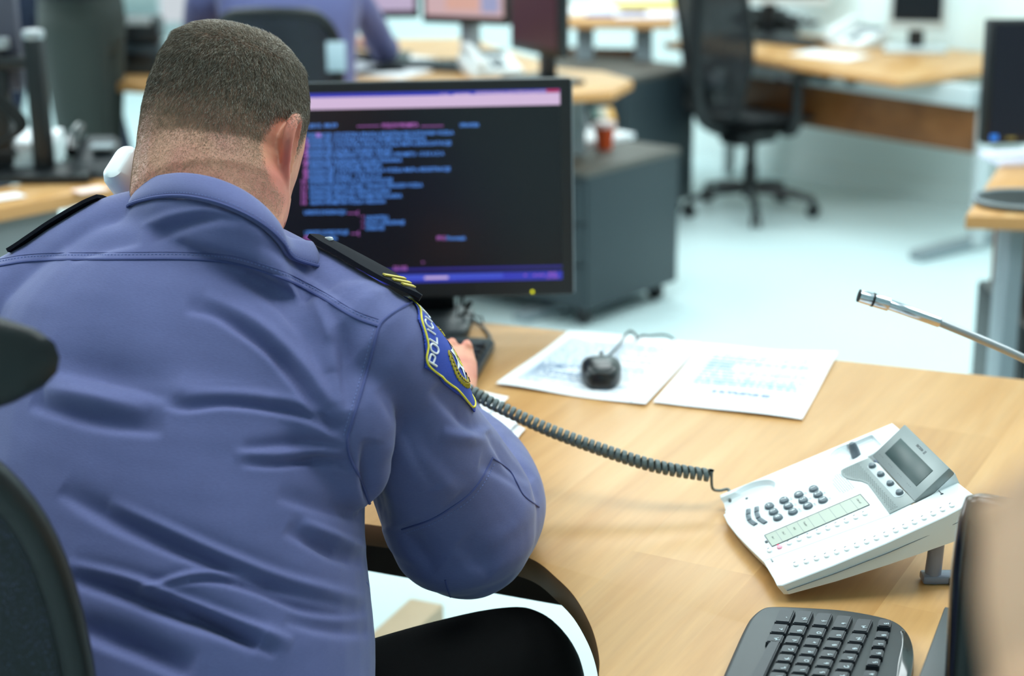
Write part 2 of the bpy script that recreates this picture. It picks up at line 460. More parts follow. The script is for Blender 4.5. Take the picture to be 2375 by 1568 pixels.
# two curved rows of small grey keys
def arc_key(u0, v0, u1, v1, w):
    d = Vector((u1 - u0, v1 - v0, 0)); L_ = d.length; a = math.atan2(d.y, d.x)
    return box((0, 0, .8), (L_, w, 2.4), .9, M=Matrix.Translation(((u0 + u1) / 2, (v0 + v1) / 2, 0)) @ Matrix.Rotation(a, 4, 'Z'))
for q in ((66, 19.5, 77.5, 15.8), (79, 15.4, 92, 13.4), (93.6, 13.4, 108, 16.5), (69, 29, 80, 25.6), (81.5, 25.2, 96, 23.4), (97.6, 23.4, 114, 27)):
    P2('function_key', arc_key(*q, 5.6), M_PHG)
# label strip with nine fields
b = bmesh.new()
box((155, 76.5, .25), (30.5, 117, .7), bm=b, mi=0)
for f in ((139.6, 76.5, .6, 117), (170.4, 76.5, .6, 117), (155, 18, 31, .6), (155, 135, 31, .6)): box((f[0], f[1], .65), (f[2], f[3], .5), bm=b, mi=1)
for k in range(1, 9): box((155, 18 + 13 * k, .68), (30, .35, .2), bm=b, mi=2)
for s, k in (('line 1', 0), ('Line 2', 1), ('Hold', 2), ('Transfer', 3), ('Clear call', 8)):
    add_text(b, s, 3.4, Matrix.Translation((153, 24.5 + 13 * k, .75)), mi=1)
box((155, 15.6, .5), (5, 3, .6), .6, bm=b, mi=1)
P2('label_strip', b, [M_LABEL, M_PHD, M_INK])
# line keys: white drop-shaped buttons each with a small lamp
def line_key(u, v, lit=False, z=0):
    b = lathe([(4.2, -.3), (4.2, .7), (3.6, 1.7), (2.2, 2.1), (.1, 2.2)], n=24, sx=1.0, sy=.72, M=Matrix.Translation((u + 3.2, v, z)))
    lathe([(1.25, 0), (1.25, .9), (.1, 1.1)], n=14, M=Matrix.Translation((u - 2.2, v, z)), mi=1, bm=b)
    return P2('line_key', b, [M_WHITE if not lit else mat('lit_red_key', (255, 170, 190), .4), M_PHG if not lit else mat('red_lamp', (255, 40, 90), .4, emit=(255, 30, 80), es=1.5)])
for k, (u, v) in enumerate([(173.8, 13.2), (175.1, 24.5), (175.8, 36), (177.0, 47.5), (178.1, 59), (178.9, 70), (179.6, 81), (180.3, 91.8), (180.9, 102.6), (181.6, 113.5), (182.2, 124.2)]):
    line_key(u, v, lit=(k == 1))
for k in range(17):
    v = 28.2 + k * 10.98; u = 229.6 + 17.5 * (1 - (1 - k / 11) ** 2 if k < 11 else 1) - max(0, k - 11) * .45
    line_key(u - 2, v, z=1.2)
P2('index_mark', box((201, 9, 1.6), (7, 1.6, 1.2), .5), M_INK)
# hook switch and microphone hole
P2('hook_switch', lathe([(6, -6), (5.8, 2), (5, 9), (3.4, 12.5), (.1, 13.2)], n=24, M=Matrix.Translation((37, 164, 0))), M_PHG)
P2('cradle_recess_blade', box((19, 163, -1), (12, 3, 6), 1), M_PHG)
P2('cradle_hole', lathe([(1.7, -9), (1.7, -7.8), (.1, -7.7)], n=14, M=Matrix.Translation((20.5, 27, 0))), M_PHD)
# loudspeaker: silver panel with a waved edge over a round white grille
sil = [(66.5, 172), (66.5, 141), (72, 134.5), (84, 133.5), (97, 137), (112, 146), (124, 149.5), (150, 148.5), (180, 147), (207.3, 145.7), (205, 177)]
P2('display_foot', prism(cr(sil[:6], 5)[:-1] + sil[5:], -.2, 1.3, bev=.5, top_only=True), M_PHS)
b = bmesh.new()
for i in range(14):
    for j in range(9):
        u, v = 72 + i * 3.5 + (j % 2) * 1.75, 113.5 + j * 2.6
        inside = ((u - 101) / 34) ** 2 + ((v - 139) / 22.5) ** 2 < 1
        edge = np.interp(u, [66, 72, 84, 97, 112, 124, 150], [141, 134.5, 133.5, 137, 146, 149.5, 148.5]) - 1.6
        if inside and v < edge: lathe([(.85, 0), (.8, .18), (.05, .2)], n=8, sx=.8, sy=1.1, M=Matrix.Translation((u, v, 0)), bm=b)
P2('loudspeaker_holes', b, M_HOLE)
b = bmesh.new()
for i in range(40):
    for j in range(9):
        u, v = 70 + i * 3.35, 137 + j * 2.35 + (i % 2) * 1.1
        edge = np.interp(u, [66, 72, 84, 97, 112, 124, 150, 207], [143, 137, 136, 139.5, 148.5, 152, 151, 148.5])
        if edge < v < 160 - max(0, u - 150) * .02: lathe([(.75, 1.3), (.7, 1.45), (.05, 1.47)], n=6, sx=.8, sy=1.1, M=Matrix.Translation((u, v, 0)), bm=b)
P2('panel_holes', b, M_HOLE)
# four soft keys in oval dishes
P2('soft_key_dish', prism(rrect(100, 13, 6.3, 6, 133, 168.6), 1.2, 1.6, bev=.3, top_only=True), M_LGREY)
for u, v in ((91.2, 167.5), (118.6, 168.2), (147.3, 169.2), (175.1, 170)):
    P2('soft_key', lathe([(6, 1.3), (5.8, 3), (4.6, 4.8), (.1, 5.4)], n=24, sx=.95, sy=.72, M=Matrix.Translation((u, v, 0))), M_PHG)
# tilting display
t = math.radians(23)
DM = Matrix.Translation((66, 176, 2)) @ Matrix.Rotation(t, 4, 'X')
def DP(name, bm, m, **k):
    bm.transform(PM @ DM); return obj(name, bm, m, disp, **k)
b = box((69.5, 26, -5), (139, 52, 10), 1.4)
disp = obj('display_unit', b, M_PHS, phone); disp.data.transform(PM @ DM)
b = bmesh.new()
vs = [(0, 2, -10), (139, 2, -10), (139, 52, -10), (0, 52, -10)]
lo = [(2, -2, -14), (137, -2, -14), (137, 44, -36), (2, 44, -36)]
A = [b.verts.new(p) for p in vs]; B = [b.verts.new(p) for p in lo]
b.faces.new(A); b.faces.new(B[::-1])
for k in range(4): b.faces.new((A[k], B[k], B[(k + 1) % 4], A[(k + 1) % 4]))
DP('display_housing', b, M_PH)
DP('display_glass', box((69, 25, .2), (102, 25, .6), .2), M_LCD)
b = bmesh.new()
add_text(b, 'ERICSSON', 4.2, Matrix.Translation((64, 45, .15)), bold=True)
for k in range(3): box((79 + k * .2, 43.6 + k * 1.5, .15), (4.2, .9, .1), M=Matrix.Translation((0, 0, 0)) @ Matrix.Rotation(.0, 4, 'Z'), bm=b)
for u in (12, 42, 72, 102):
    for k in range(3): box((u + 4 * k * 1.2, 7.5, .15), (1.6, .4, .1), bm=b)
DP('display_print', b, M_PHD)
# foot that lifts the rear
b = bmesh.new()
for u in (60, 215): box((u, 196, -58), (16, 46, 34), 3, bm=b)

M_FOOT = mat('smoky_blue_plastic', (128, 138, 160), .3)
for (x, y) in ((PM @ Vector((60, 170, -40)))[:2], (PM @ Vector((232, 176, -40)))[:2]):
    P_top = Vector((x, y, .80)); 
    leg_bm = bmesh.new(); cyl((x, y, .741), (x + .004, y, .815), .009, .008, bm=leg_bm)
    box((x + .008, y, .7455), (.04, .02, .010), .003, bm=leg_bm)
    obj('foot', leg_bm, M_FOOT, phone)
obj('rubber_foot', box((PM @ Vector((232, 176, -40)) + Vector((.025, 0, -.0))).to_tuple()[:2] + (.7448,), (.02, .022, .009), .002), M_BLACK, phone)

# ------------------------------------------------------------------ coiled cord and handset
M_CORD = mat('grey_cord', (92, 104, 104), .38)
cp0 = PM @ Vector((12, 2, -8)); cpe = PM @ Vector((20, 20, -9))
A0 = atd(1648, 1103, 2.06)
A1 = atd(1085, 905, 2.13)
ctrl = [A0, atd(1500, 1076, 2.06), atd(1300, 1008, 2.08), atd(1150, 940, 2.11), A1, atd(1000, 880, 2.14), atd(900, 850, 2.13)]
# keep it above the desk and sagging like a hung cord
hand_pos = atd(298, 398, 1.86)
ctrl += [Vector((-.32, 2.06, .88)), Vector((-.44, 2.0, .94)), Vector((-.475, 1.95, 1.01))]
base = [Vector(p) for p in cr(ctrl, 60)]
# arc-length resample
def resample(P, step):
    out = [P[0]]; acc = 0
    for a, b_ in zip(P, P[1:]):
        L_ = (b_ - a).length; t = step - acc
        while t < L_: out.append(a + (b_ - a) * (t / L_)); t += step
        acc = L_ - (t - step)
    return out
pitch = .0082; nper = 14
bp_ = resample(base, pitch / nper)
pts = []; hel = []; prev = Vector((0, 0, 1))
for i, p in enumerate(bp_):
    t = (bp_[min(i + 1, len(bp_) - 1)] - bp_[max(i - 1, 0)]).normalized()
    a = (prev - t * t.dot(prev)).normalized(); prev = a; c = t.cross(a)
    ang = 2 * PI * i / nper
    ra = a * math.cos(ang) + c * math.sin(ang); pts.append(p + ra * .0066); hel.append((pts[-1], t, ra))
lead = [PM @ Vector((14, 8, -6)), atd(1690, 1136, 2.095), atd(1668, 1138, 2.085), atd(1652, 1131, 2.07)]
lead = [Vector(p) for p in cr(lead + [pts[0]], 8)][:-1]
cord = thing('coiled_cord', (.2, 1.99, .76), 'grey coiled cord stretched from the white desk phone toward the man\'s handset', 'cord')
b = bmesh.new(); RG = []
for p, ax_, ra in hel: RG.append([b.verts.new(p + ax_ * (.0031 * cx) + ra * (.0017 * cy)) for cx, cy in [(math.copysign(abs(math.cos(2 * PI * q / 10)) ** .7, math.cos(2 * PI * q / 10)), math.copysign(abs(math.sin(2 * PI * q / 10)) ** .7, math.sin(2 * PI * q / 10))) for q in range(10)]])
for A, B in zip(RG, RG[1:]):
    for k in range(10): b.faces.new((A[k], A[(k + 1) % 10], B[(k + 1) % 10], B[k]))
obj('coil', b, M_CORD, cord, angle=60)
obj('plain_end', tube(lead, .0018, n=8), M_CORD, cord)

# ------------------------------------------------------------------ papers, mouse
def sheet(name, corners, z, label, matl, marks=None, nx=14, ny=18, curl=.002, group=None, seed=0, prt=None):
    r_ = random.Random(seed); b = bmesh.new(); G = []
    P = [Vector((*dpt(*c), z)) for c in corners]   # near-left, near-right, far-right, far-left
    for j in range(ny + 1):
        row = []
        for i in range(nx + 1):
            s, t_ = i / nx, j / ny
            p = P[0].lerp(P[1], s).lerp(P[3].lerp(P[2], s), t_)
            e = max(abs(s - .5), abs(t_ - .5)) * 2
            p.z += curl * (math.sin(s * 5 + seed) * math.sin(t_ * 4 + seed * 2) * .5 + .5) + curl * .8 * max(0, e - .8) * 4 * (.5 + .5 * math.sin(s * 7 + t_ * 5 + seed))
            row.append(b.verts.new(p))
        G.append(row)
    for j in range(ny):
        for i in range(nx): b.faces.new((G[j][i], G[j][i + 1], G[j + 1][i + 1], G[j + 1][i]))
    r2 = bmesh.ops.extrude_face_region(b, geom=list(b.faces))
    for v in r2['geom']:
        if isinstance(v, bmesh.types.BMVert): v.co.z += .0006
    o = obj(name, b, matl, None)
    tag(o, label, 'paper', group)
    if prt:
        pb = bmesh.new(); A_, B_, C_, D_ = P
        def PT(s, t_):
            p = A_.lerp(B_, s).lerp(D_.lerp(C_, s), t_); e = max(abs(s - .5), abs(t_ - .5)) * 2
            p.z += curl * (math.sin(s * 5 + seed) * math.sin(t_ * 4 + seed * 2) * .5 + .5) + curl * .8 * max(0, e - .8) * 4 * (.5 + .5 * math.sin(s * 7 + t_ * 5 + seed)) + .0011; return p
        for (s0, s1, t0, t1, mi) in prt:
            k = max(1, int((s1 - s0) / .08)); kt = max(1, int((t1 - t0) / .1))
            for a in range(k):
                for c in range(kt):
                    sa, sb = s0 + (s1 - s0) * a / k, s0 + (s1 - s0) * (a + 1) / k; ta, tb = t0 + (t1 - t0) * c / kt, t0 + (t1 - t0) * (c + 1) / kt
                    f = pb.faces.new([pb.verts.new(PT(*q)) for q in ((sa, ta), (sb, ta), (sb, tb), (sa, tb))]); f.material_index = mi
        obj('printing', pb, [mat('pale_blue_print', (150, 180, 210), .8), mat('blue_grey_print', (110, 134, 170), .8), mat('plastic_strip', (214, 226, 228), .5), mat('punch_hole', (196, 150, 90), .7)], o)
    return o
def text_rows(s0, s1, t0, t1, n, mi, seed, gap=.35):
    r_ = random.Random(seed); out = []
    for k in range(n):
        t_ = t0 + (t1 - t0) * k / n; h = (t1 - t0) / n * gap; s = s0
        while s < s1 - .03:
            w = r_.uniform(.02, .09); out.append((s, min(s1, s + w), t_, t_ + h, mi)); s += w + .015
            if r_.random() < .06: break
    return out
pr1 = text_rows(.08, .82, .12, .9, 30, 0, 3, .3) + text_rows(.1, .5, .2, .45, 9, 1, 5, .3)
pr1 += [(.895, .9, 0.01, .99, 1)] + [(.93, .955, t - .008, t + .008, 3) for t in (.08, .16, .3, .44, .55, .62, .76, .84, .95)]
sheet('document_sleeve', [(1150, 897), (1497, 943), (1628, 800), (1318, 771)], DZ + .0006, 'clear punched sleeve of printed paper lying under the black mouse', M_PAPER, curl=.003, seed=1, prt=pr1)
pr2 = [(.12, .9, t, t + .005, 0) for t in (.34, .40, .46, .52, .58, .64, .70, .76, .82, .88)] + [(s, s + .006, .34, .885, 0) for s in (.12, .24, .33, .5, .68, .8, .894)]
pr2 += text_rows(.32, .72, .22, .28, 2, 1, 4, .6) + text_rows(.15, .88, .36, .86, 10, 0, 8, .45)
sheet('printed_form', [(1515, 937), (1860, 977), (1943, 823), (1628, 803)], DZ + .0009, 'printed form with a pale blue table, lying right of the sleeve', M_PAPER, curl=.0025, seed=2, prt=pr2)
for k, (cs, lab) in enumerate([([(1060, 990), (1195, 1030), (1218, 1000), (1090, 940)], 'bottom sheet of the papers showing past the man\'s forearm'),
                               ([(1050, 975), (1180, 1012), (1208, 985), (1080, 930)], 'middle sheet of the papers showing past the man\'s forearm'),
                               ([(1000, 960), (1120, 985), (1180, 935), (1060, 912)], 'top sheet of the papers showing past the man\'s forearm')]):
    sheet('loose_paper', cs, DZ + .001 + k * .003, lab, M_PAPER, curl=.003, seed=4 + k, nx=8, ny=8)
b = bmesh.new()
mouse = thing('computer_mouse', onz(1395, 872), 'small black wired mouse sitting on the paper sleeve', 'mouse')
mo = onz(1394, 872, DZ + .0065); MM = Matrix.Translation((mo.x, mo.y, DZ + .005)) @ Matrix.Rotation(math.radians(-3), 4, 'Z')
rings = []
for k in range(15):
    t_ = k / 14; y = -.052 + .104 * t_
    hw = .0285 * (1 - abs(2 * t_ - 1) ** 4.5 * .45) * (1 - .06 * math.cos(2 * PI * t_))
    hh = .030 * (math.sin(PI * min(1, max(0, t_ * .86 + .12))) ** .5) * (1 - .22 * t_) + .004
    ring = []
    for a in range(28):
        an = 2 * PI * a / 28; c, s = math.cos(an), math.sin(an)
        ring.append(MM @ Vector((hw * math.copysign(abs(c) ** .62, c), y, max(0.0, hh * (.32 + .68 * math.copysign(abs(s) ** .8, s)))) ))
    rings.append(ring)
obj('shell', loft(rings), mat('mouse_black_plastic', (20, 23, 25), .3), mouse, angle=60)
b = bmesh.new()
box((0, .002, .0338), (.020, .0018, .0006), bm=b, M=MM)
obj('maker_mark', b, M_LGREY, mouse)
b = cyl(MM @ Vector((-.003, .036, .020)), MM @ Vector((.003, .036, .020)), .008, bev=.001); obj('scroll_wheel', b, M_BLACK, mouse)
w = [MM @ Vector((0, .048, .007)), MM @ Vector((.004, .062, .006)), atd(1432, 805, 2.655), atd(1450, 778, 2.70), atd(1463, 768, 2.705), atd(1476, 780, 2.69), onz(1478, 786, DZ + .003), onz(1500, 779, DZ + .003), Vector((.27, 2.68, .70)), Vector((.27, 2.69, .5))]
obj('cable', tube([Vector(p) for p in cr(w, 8)], .0019, n=8), M_BLACK, mouse)

# ------------------------------------------------------------------ the lit monitor
MY = 2.70
tl, tr, br_ = (560, 180), (1327, 180), (1333, 683)
Atr = aty_tr = None
def aty(x, y, Y): d = ray(x, y); return Vector(_C + d * (Y / d[1]))
mtr = aty(1327, 180, MY); mbr = aty(1333, 683, MY - .035)
mup = (mtr - mbr).normalized(); mh = (mtr - mbr).length
mrt = Vector((1, .02, 0)); mrt = (mrt - mup * mup.dot(mrt)).normalized()
MONW = .515
ML = frame(mbr - mrt * MONW, mrt, mup)       # local: x right, y up, z toward the viewer
mon = thing('lit_monitor', (-.12, 2.68, DZ), 'wide black monitor showing a dark text screen in front of the man', 'monitor')
def MP(name, bm, m, parent=mon, **k):
    bm.transform(ML); return obj(name, bm, m, parent, **k)
b = prism(rrect(MONW, mh, .006, 4, MONW / 2, mh / 2), -.022, 0, bev=.002)
sx0, sx1 = .021, MONW - .0195; sy0, sy1 = .0255, mh - .0165
b2 = prism(rrect(MONW * .8, mh * .8, .03, 4, MONW / 2, mh / 2), -.055, -.020, bev=.012)
add(b, b2); MP('housing', b, M_BLACK)
b = bmesh.new()
for (x0, x1, y0, y1) in ((.002, MONW - .002, .002, sy0), (.002, MONW - .002, sy1, mh - .002), (.002, sx0, sy0, sy1), (sx1, MONW - .002, sy0, sy1)):
    box(((x0 + x1) / 2, (y0 + y1) / 2, .001), (x1 - x0, y1 - y0, .004), bm=b)
MP('bezel', b, M_BLACK)
MP('bezel_rim', tube([(MONW - .0008, .004, .001), (MONW - .0008, mh - .003, .001)], .0012, n=6), M_GREY)
MP('power_lamp', cyl((.447, .0065, .0), (.447, .0065, .0042), .0024, n=20), mat('yellow_lamp', (250, 245, 10), .3, emit=(255, 250, 0), es=.9))
def emis(name, c, s=1.0):
    return mat(name, tuple(v * .25 for v in c), .25, emit=c, es=s)
E_BG = emis('screen_black', (12, 15, 24), .75); E_LILAC = emis('screen_lilac', (238, 208, 246), 1.0); E_BLUE = emis('screen_blue', (58, 66, 206), .95)
E_NAVY = emis('screen_navy', (52, 46, 160), .9); E_TXT = emis('screen_text_blue', (92, 156, 255), 1.15); E_PNK = emis('screen_text_pink', (206, 120, 222), 1.0); E_RED = emis('screen_red', (206, 40, 90), .9); E_SKY = emis('screen_sky', (92, 118, 246), .95)
scr = bmesh.new(); SW, SH = sx1 - sx0, sy1 - sy0
box(((sx0 + sx1) / 2, (sy0 + sy1) / 2, -.0002), (SW, SH, .002), bm=scr, mi=0)
def srect(x0, x1, y0, y1, mi, z=.0012): box((sx0 + (x0 + x1) / 2 * SW, sy1 - (y0 + y1) / 2 * SH, z), ((x1 - x0) * SW, (y1 - y0) * SH, .0003), bm=scr, mi=mi)
srect(0, 1, 0, .022, 2); srect(.72, 1, .006, .024, 1); srect(.955, .998, 0.002, .018, 6, .0016); srect(0, 1, .022, .083, 1)
for a, c in ((.60, .63), (.65, .70), (.68, .71)): srect(a, c, .012, .022, 1)
srect(0, 1, .925, .937, 3); srect(0, 1, .955, 1, 2); srect(0.1, .8, .960, .985, 7)
sg = bmesh.new()
box((sx0 + .575 * SW, sy1 - .977 * SH, .0018), (.038, .004, .0003), M=None, bm=scr, mi=1)
# the pixel to screen mapping gives each line its place
def spx(x, y):
    P = ML.inverted() @ Vector(_C); d = (ML.inverted().to_3x3() @ Vector(ray(x, y))); t_ = -P.z / d.z; q = P + d * t_; return q.x, q.y
def line(x, y, s, mi, size=.0088, w=None):
    u, v = spx(x, y)
    me = text_mesh(s, size, True); xs = [q.co.x for q in me.vertices]; wd = max(xs) - min(xs); bpy.data.meshes.remove(me)
    k = 1
    if w: k = (spx(x + w, y)[0] - u) / wd
    add_text(scr, s, size, Matrix.Translation((u, v - size * .35, .0017)) @ Matrix.Diagonal((k, 1, 1, 1)), mi=mi, center=False, bold=True)
line(700, 292, '22.2015. 08:39', 4, w=82); line(828, 291, '----------', 5, w=52); line(886, 291, 'POSLOVI PROMETA', 5, w=84); line(976, 291, '----------', 5, w=52); line(1066, 290, 'UPRAVIDBA', 4, w=45)
rows = [(314, 'EVIDENCIJE I STATISTIKA PRAVILA REGISTRACIJE SUSTAVNIH VOZILA', 340), (326, 'EVIDENCIJE I STATISTIKA PRAVILA PROMETNIH NEZGODA', 275), (338, 'EVIDENCIJE I STATISTIKA PRAVILA VOZILA MUP-a EKSPLOATACIJE', 333),
        (351, 'EVIDENCIJE OSOBA I OSOBNIH ISKAZA', 195), (362, 'EVIDENCIJE DOMARSKIH OSOBA I OSOBE U PROMETU - O B R A D A', 315), (375, 'EVIDENCIJE RASPISANIH POLICIJE STRANAKA', 217), (386, 'UPRAVITELJ EVIDENCIJE PREGLED', 170),
        (398, 'EVIDENCIJE I STATISTIKA PRAVILA VOZILA MUP-a REGISTRACIJE', 328), (410, 'EVIDENCIJE VOZILA - O B R A D A', 167), (421, 'EVIDENCIJE DOZVOLA IZNOS POLICIJE', 193), (434, 'NACIONALIZIRANI OSOBE I TEHNICKI PREGLEDI VOZILA', 262),
        (446, 'EVIDENCIJE CESTOVNIH ISPRAVA KLASIKA', 187), (458, 'EVIDENCIJE PREKRSAJA I PROMETNIH KLASIKA', 213), (470, 'ARHIVA PROMETNIH VOZILA I NEZGODA', 175)]
for k, (y, s, w_) in enumerate(rows):
    line(712 + k * .6, y, s, 4, w=w_); line(697, y, '%2d' % (k + 1), 5, w=11)
line(705, 493, 'UPISITE EVIDENCIJU', 4, w=97); line(806, 493, '-----(', 5, w=26)
for k, (y, s, w_) in enumerate([(505, 'UNOSITELJ', 52), (517, 'NOVA I OSIGURANJE', 90), (529, 'OPERATER', 44)]): line(838, y, '*', 5, w=8); line(848, y, s, 4, w=w_)
line(707, 540, 'UPISITE OVDJE POLJE', 4, w=100); line(814, 540, '---(', 5, w=20); line(706, 552, 'PF3', 5, w=30); line(740, 552, 'Povratak', 4, w=42)
line(1013, 552, 'PF12', 5, w=20); line(1036, 552, 'Povratak', 4, w=44); line(977, 611, '*', 5, w=8); line(912, 622, '22:105', 5, w=32)
for x_ in (1215, 1237, 1247, 1256): line(x_, 637, 'o', 5, size=.006, w=6)
line(1272, 634, '8:39', 5, size=.005, w=18); line(1268, 642, '22.1.2015', 5, size=.005, w=26)
MP('screen', scr, [E_BG, E_LILAC, E_BLUE, E_NAVY, E_TXT, E_PNK, E_RED, E_SKY], smooth=False)
b = box((-.13, 2.745, .87), (.075, .03, .25), .008)
obj('stand_neck', b, M_BLACK, mon)
mb = onz(1000, 768, DZ)
b = prism(cr([(-.20, 2.60), (-.085, 2.60), (-.066, 2.68), (-.068, 2.745), (-.13, 2.775), (-.22, 2.76), (-.24, 2.67)], 5, closed=True), DZ, DZ + .016, bev=.006, top_only=True)
obj('stand_base', b, M_DARK, mon)
w1 = [Vector((-.03, 2.76, 1.0)), atd(1075, 683, 2.80), atd(1092, 700, 2.80), atd(1080, 722, 2.80), atd(1066, 738, 2.80), atd(1100, 745, 2.79), onz(1120, 760, DZ + .004), onz(1136, 785, DZ + .004), onz(1120, 815, DZ + .004)]
o = obj('monitor_cable', tube([Vector(p) for p in cr(w1, 8)], .0028, n=8), M_BLACK); tag(o, 'black cable hanging behind the lit monitor and curling onto the desk', 'cable')
w2 = [Vector((-.06, 2.78, .9)), atd(1060, 730, 2.80), atd(1085, 728, 2.81), atd(1108, 736, 2.82), atd(1120, 748, 2.82), Vector((-.04, 2.86, .6))]
o = obj('thin_cable', tube([Vector(p) for p in cr(w2, 8)], .0016, n=8), M_DARK); tag(o, 'thin dark cable looping over the desk edge behind the lit monitor', 'cable')

# ------------------------------------------------------------------ keyboards
def keyboard(name, M, W_, D_, label, cols, rows_, key, gap, legends=True, x0=.02, y0=.02, body_rad=.02, wave=0, extra=None):
    kb = thing(name, M.translation, label, 'keyboard')
    b = prism(rrect(W_, D_, body_rad, 6, W_ / 2, D_ / 2), 0, .017, bev=.005); b.transform(M); obj('case', b, M_DARK, kb)
    chars = 'QWERTZUIOPASDFGHJKLYXCVBNM1234567890'
    n = 0; r_ = random.Random(5)
    for (kx, ky, kw, kd) in key:
        b = bmesh.new()
        bb = bmesh.new(); bmesh.ops.create_cube(bb, size=1)
        for v in bb.verts:
            tp = v.co.z > 0; v.co = Vector((v.co.x * (kw - (.004 if tp else 0)), v.co.y * (kd - (.004 if tp else 0)) + (.0006 if tp else 0), v.co.z * .009 + .019)) + Vector((kx, ky, 0))
        bmesh.ops.bevel(bb, geom=list(bb.edges), offset=.0012, segments=2, affect='EDGES'); add(b, bb)
        if legends:
            ch = chars[n % len(chars)]
            add_text(b, ch, .0058, Matrix.Translation((kx - .002, ky + .0025, .0238)), mi=1, bold=True)
            if r_.random() < .5: add_text(b, r_.choice('$%&/()=?+'), .0042, Matrix.Translation((kx + .004, ky - .003, .0238)), mi=1)
        b.transform(M); obj('key', b, [M_BLACK, mat('key_print', (190, 204, 210), .6)], kb); n += 1
    return kb
# the keyboard under the man's hand: only its right end shows
k_c = Vector((*dpt(1152, 793, DZ + .01), DZ)); k_n = Vector((*dpt(1093, 896, DZ + .01), DZ))
ky = (k_c - k_n).normalized(); kx_ = Vector((ky.y, -ky.x, 0))
KM = frame(k_n - kx_ * .44, kx_, ky)
keys = []
for r in range(6):
    for c in range(4): keys.append((.366 + c * .0195, .040 + r * .0235 + (.004 if r == 5 else 0), .0175, .0205))
    for c in range(3): keys.append((.300 + c * .0195, .040 + r * .0235 + (.004 if r == 5 else 0), .0175, .0205)) if r not in (2,) else None
    for c in range(6): keys.append((.278 - c * .0195, .040 + r * .0235 + (.004 if r == 5 else 0), .0175, .0205))
keys = [k for k in keys if k]
keyboard('black_keyboard', KM, .44, (k_c - k_n).length, 'black keyboard on the desk below the lit monitor, partly behind the sleeve', 0, 0, keys, 0)
# foreground keyboard, bottom right: outline fitted to the photo
fz = DZ + .016
q0, q1 = Vector((*dpt(1790, 1405, fz), DZ)), Vector((*dpt(2085, 1450, fz), DZ))
# keys run in columns that lean; local x runs away from the user (screen right), local y up the picture
def fk(x, y, z=fz): p = onz(x, y, z); return p
out_px = [(1640, 1640), (1665, 1590), (1700, 1510), (1728, 1450), (1745, 1425), (1768, 1408), (1800, 1404), (1880, 1407), (1960, 1413), (2030, 1425), (2075, 1438), (2102, 1458), (2117, 1490), (2120, 1530), (2112, 1580), (2100, 1640), (2070, 1800), (1560, 1800)]
kb = thing('black_multimedia_keyboard', fk(1900, 1560, DZ), 'large black rounded keyboard on the desk below the white phone', 'keyboard')
poly = [(fk(*p).x, fk(*p).y) for p in cr(out_px, 4, closed=True)]
obj('case', prism(poly, DZ + .002, DZ + .016, bev=.005, top_only=True, seg=3), M_DARK, kb)
gl = [(2088, 1462), (2104, 1468), (2117, 1500), (2118, 1540), (2106, 1600), (2080, 1600), (2082, 1540), (2092, 1490)]
poly = [(fk(*p, fz + .001).x, fk(*p, fz + .001).y) for p in cr(gl, 4, closed=True)]
obj('gloss_strip', prism(poly, DZ + .014, DZ + .0175, bev=.001, top_only=True), M_GLOSS, kb)
def quadkey(px4, ch, parent=kb, z0=DZ + .014, h=.0085):
    b = bmesh.new(); P = [fk(*p, z0 + h) for p in px4]; c = sum(P, Vector()) / 4
    lo = [b.verts.new(Vector((c.x + (p.x - c.x) * 1.0, c.y + (p.y - c.y) * 1.0, z0))) for p in P]
    hi = [b.verts.new(Vector((c.x + (p.x - c.x) * .90, c.y + (p.y - c.y) * .90, z0 + h))) for p in P]
    b.faces.new(lo[::-1]); b.faces.new(hi)
    for k in range(4): b.faces.new((lo[k], lo[(k + 1) % 4], hi[(k + 1) % 4], hi[k]))
    bmesh.ops.recalc_face_normals(b, faces=b.faces)
    bmesh.ops.bevel(b, geom=list(b.edges), offset=.0012, segments=2, affect='EDGES')
    ax = (P[1] - P[0]).normalized()
    add_text(b, ch, .0066, frame((P[2] * .6 + c * .4) * .5 + c * .5 + Vector((0, 0, h * .05 + (z0 + h + .0004 - ((P[2] * .6 + c * .4) * .5 + c * .5).z) - h * .05)), Vector((-.15, 1, 0)), Vector((-1, -.15, 0))), mi=1, bold=True)
    return obj('key', b, [mat('key_plastic', (34, 39, 46), .45), mat('key_print', (190, 204, 210), .6)], parent)
# column lines traced as (top x, top y) with a shared lean
colx = [(1808, 1410), (1850, 1413), (1895, 1418), (1941, 1424), (1988, 1432)]
lean = (-.44, 1.0)
legend = ['.>;:-_', '^~MN', '\u2191KJHGF', 'ENTER', 'BACKSP']
chs = ['-', '<', 'M', 'N', 'B', 'V', 'C', 'K', 'L', 'J', 'H', 'G', 'F', 'D', '+', 'P', 'O', 'I', 'U', 'Z', 'T', '9', '0', '8', '7', '6', '5', '4']
n = 0
for ci, (cx_, cy_) in enumerate(colx):
    y = cy_; hgt = [30, 24, 22, 21, 21, 21, 21, 21, 21, 21]
    w_ = 39
    nk = 9 if ci else 3
    for k in range(nk):
        h_ = hgt[k] + (4 if k == 0 else 0)
        x = cx_ + (y - cy_) * lean[0]; x2 = cx_ + (y + h_ - 2 - cy_) * lean[0]
        # corners: upper-left, upper-right, lower-right, lower-left
        quadkey([(x, y), (x + w_, y + 3), (x2 + w_, y + h_ + 1), (x2, y + h_ - 2)], chs[n % len(chs)]); n += 1
        y += h_
for k, (x, y) in enumerate([(2036, 1434), (2030, 1461), (2023, 1481), (2018, 1503), (2010, 1524), (2002, 1552), (1996, 1573)]):
    quadkey([(x + 2, y), (x + 34, y + 2), (x + 30, y + 20), (x - 3, y + 18)], ['E', '8', '7', '6', '5', '4', '3'][k])
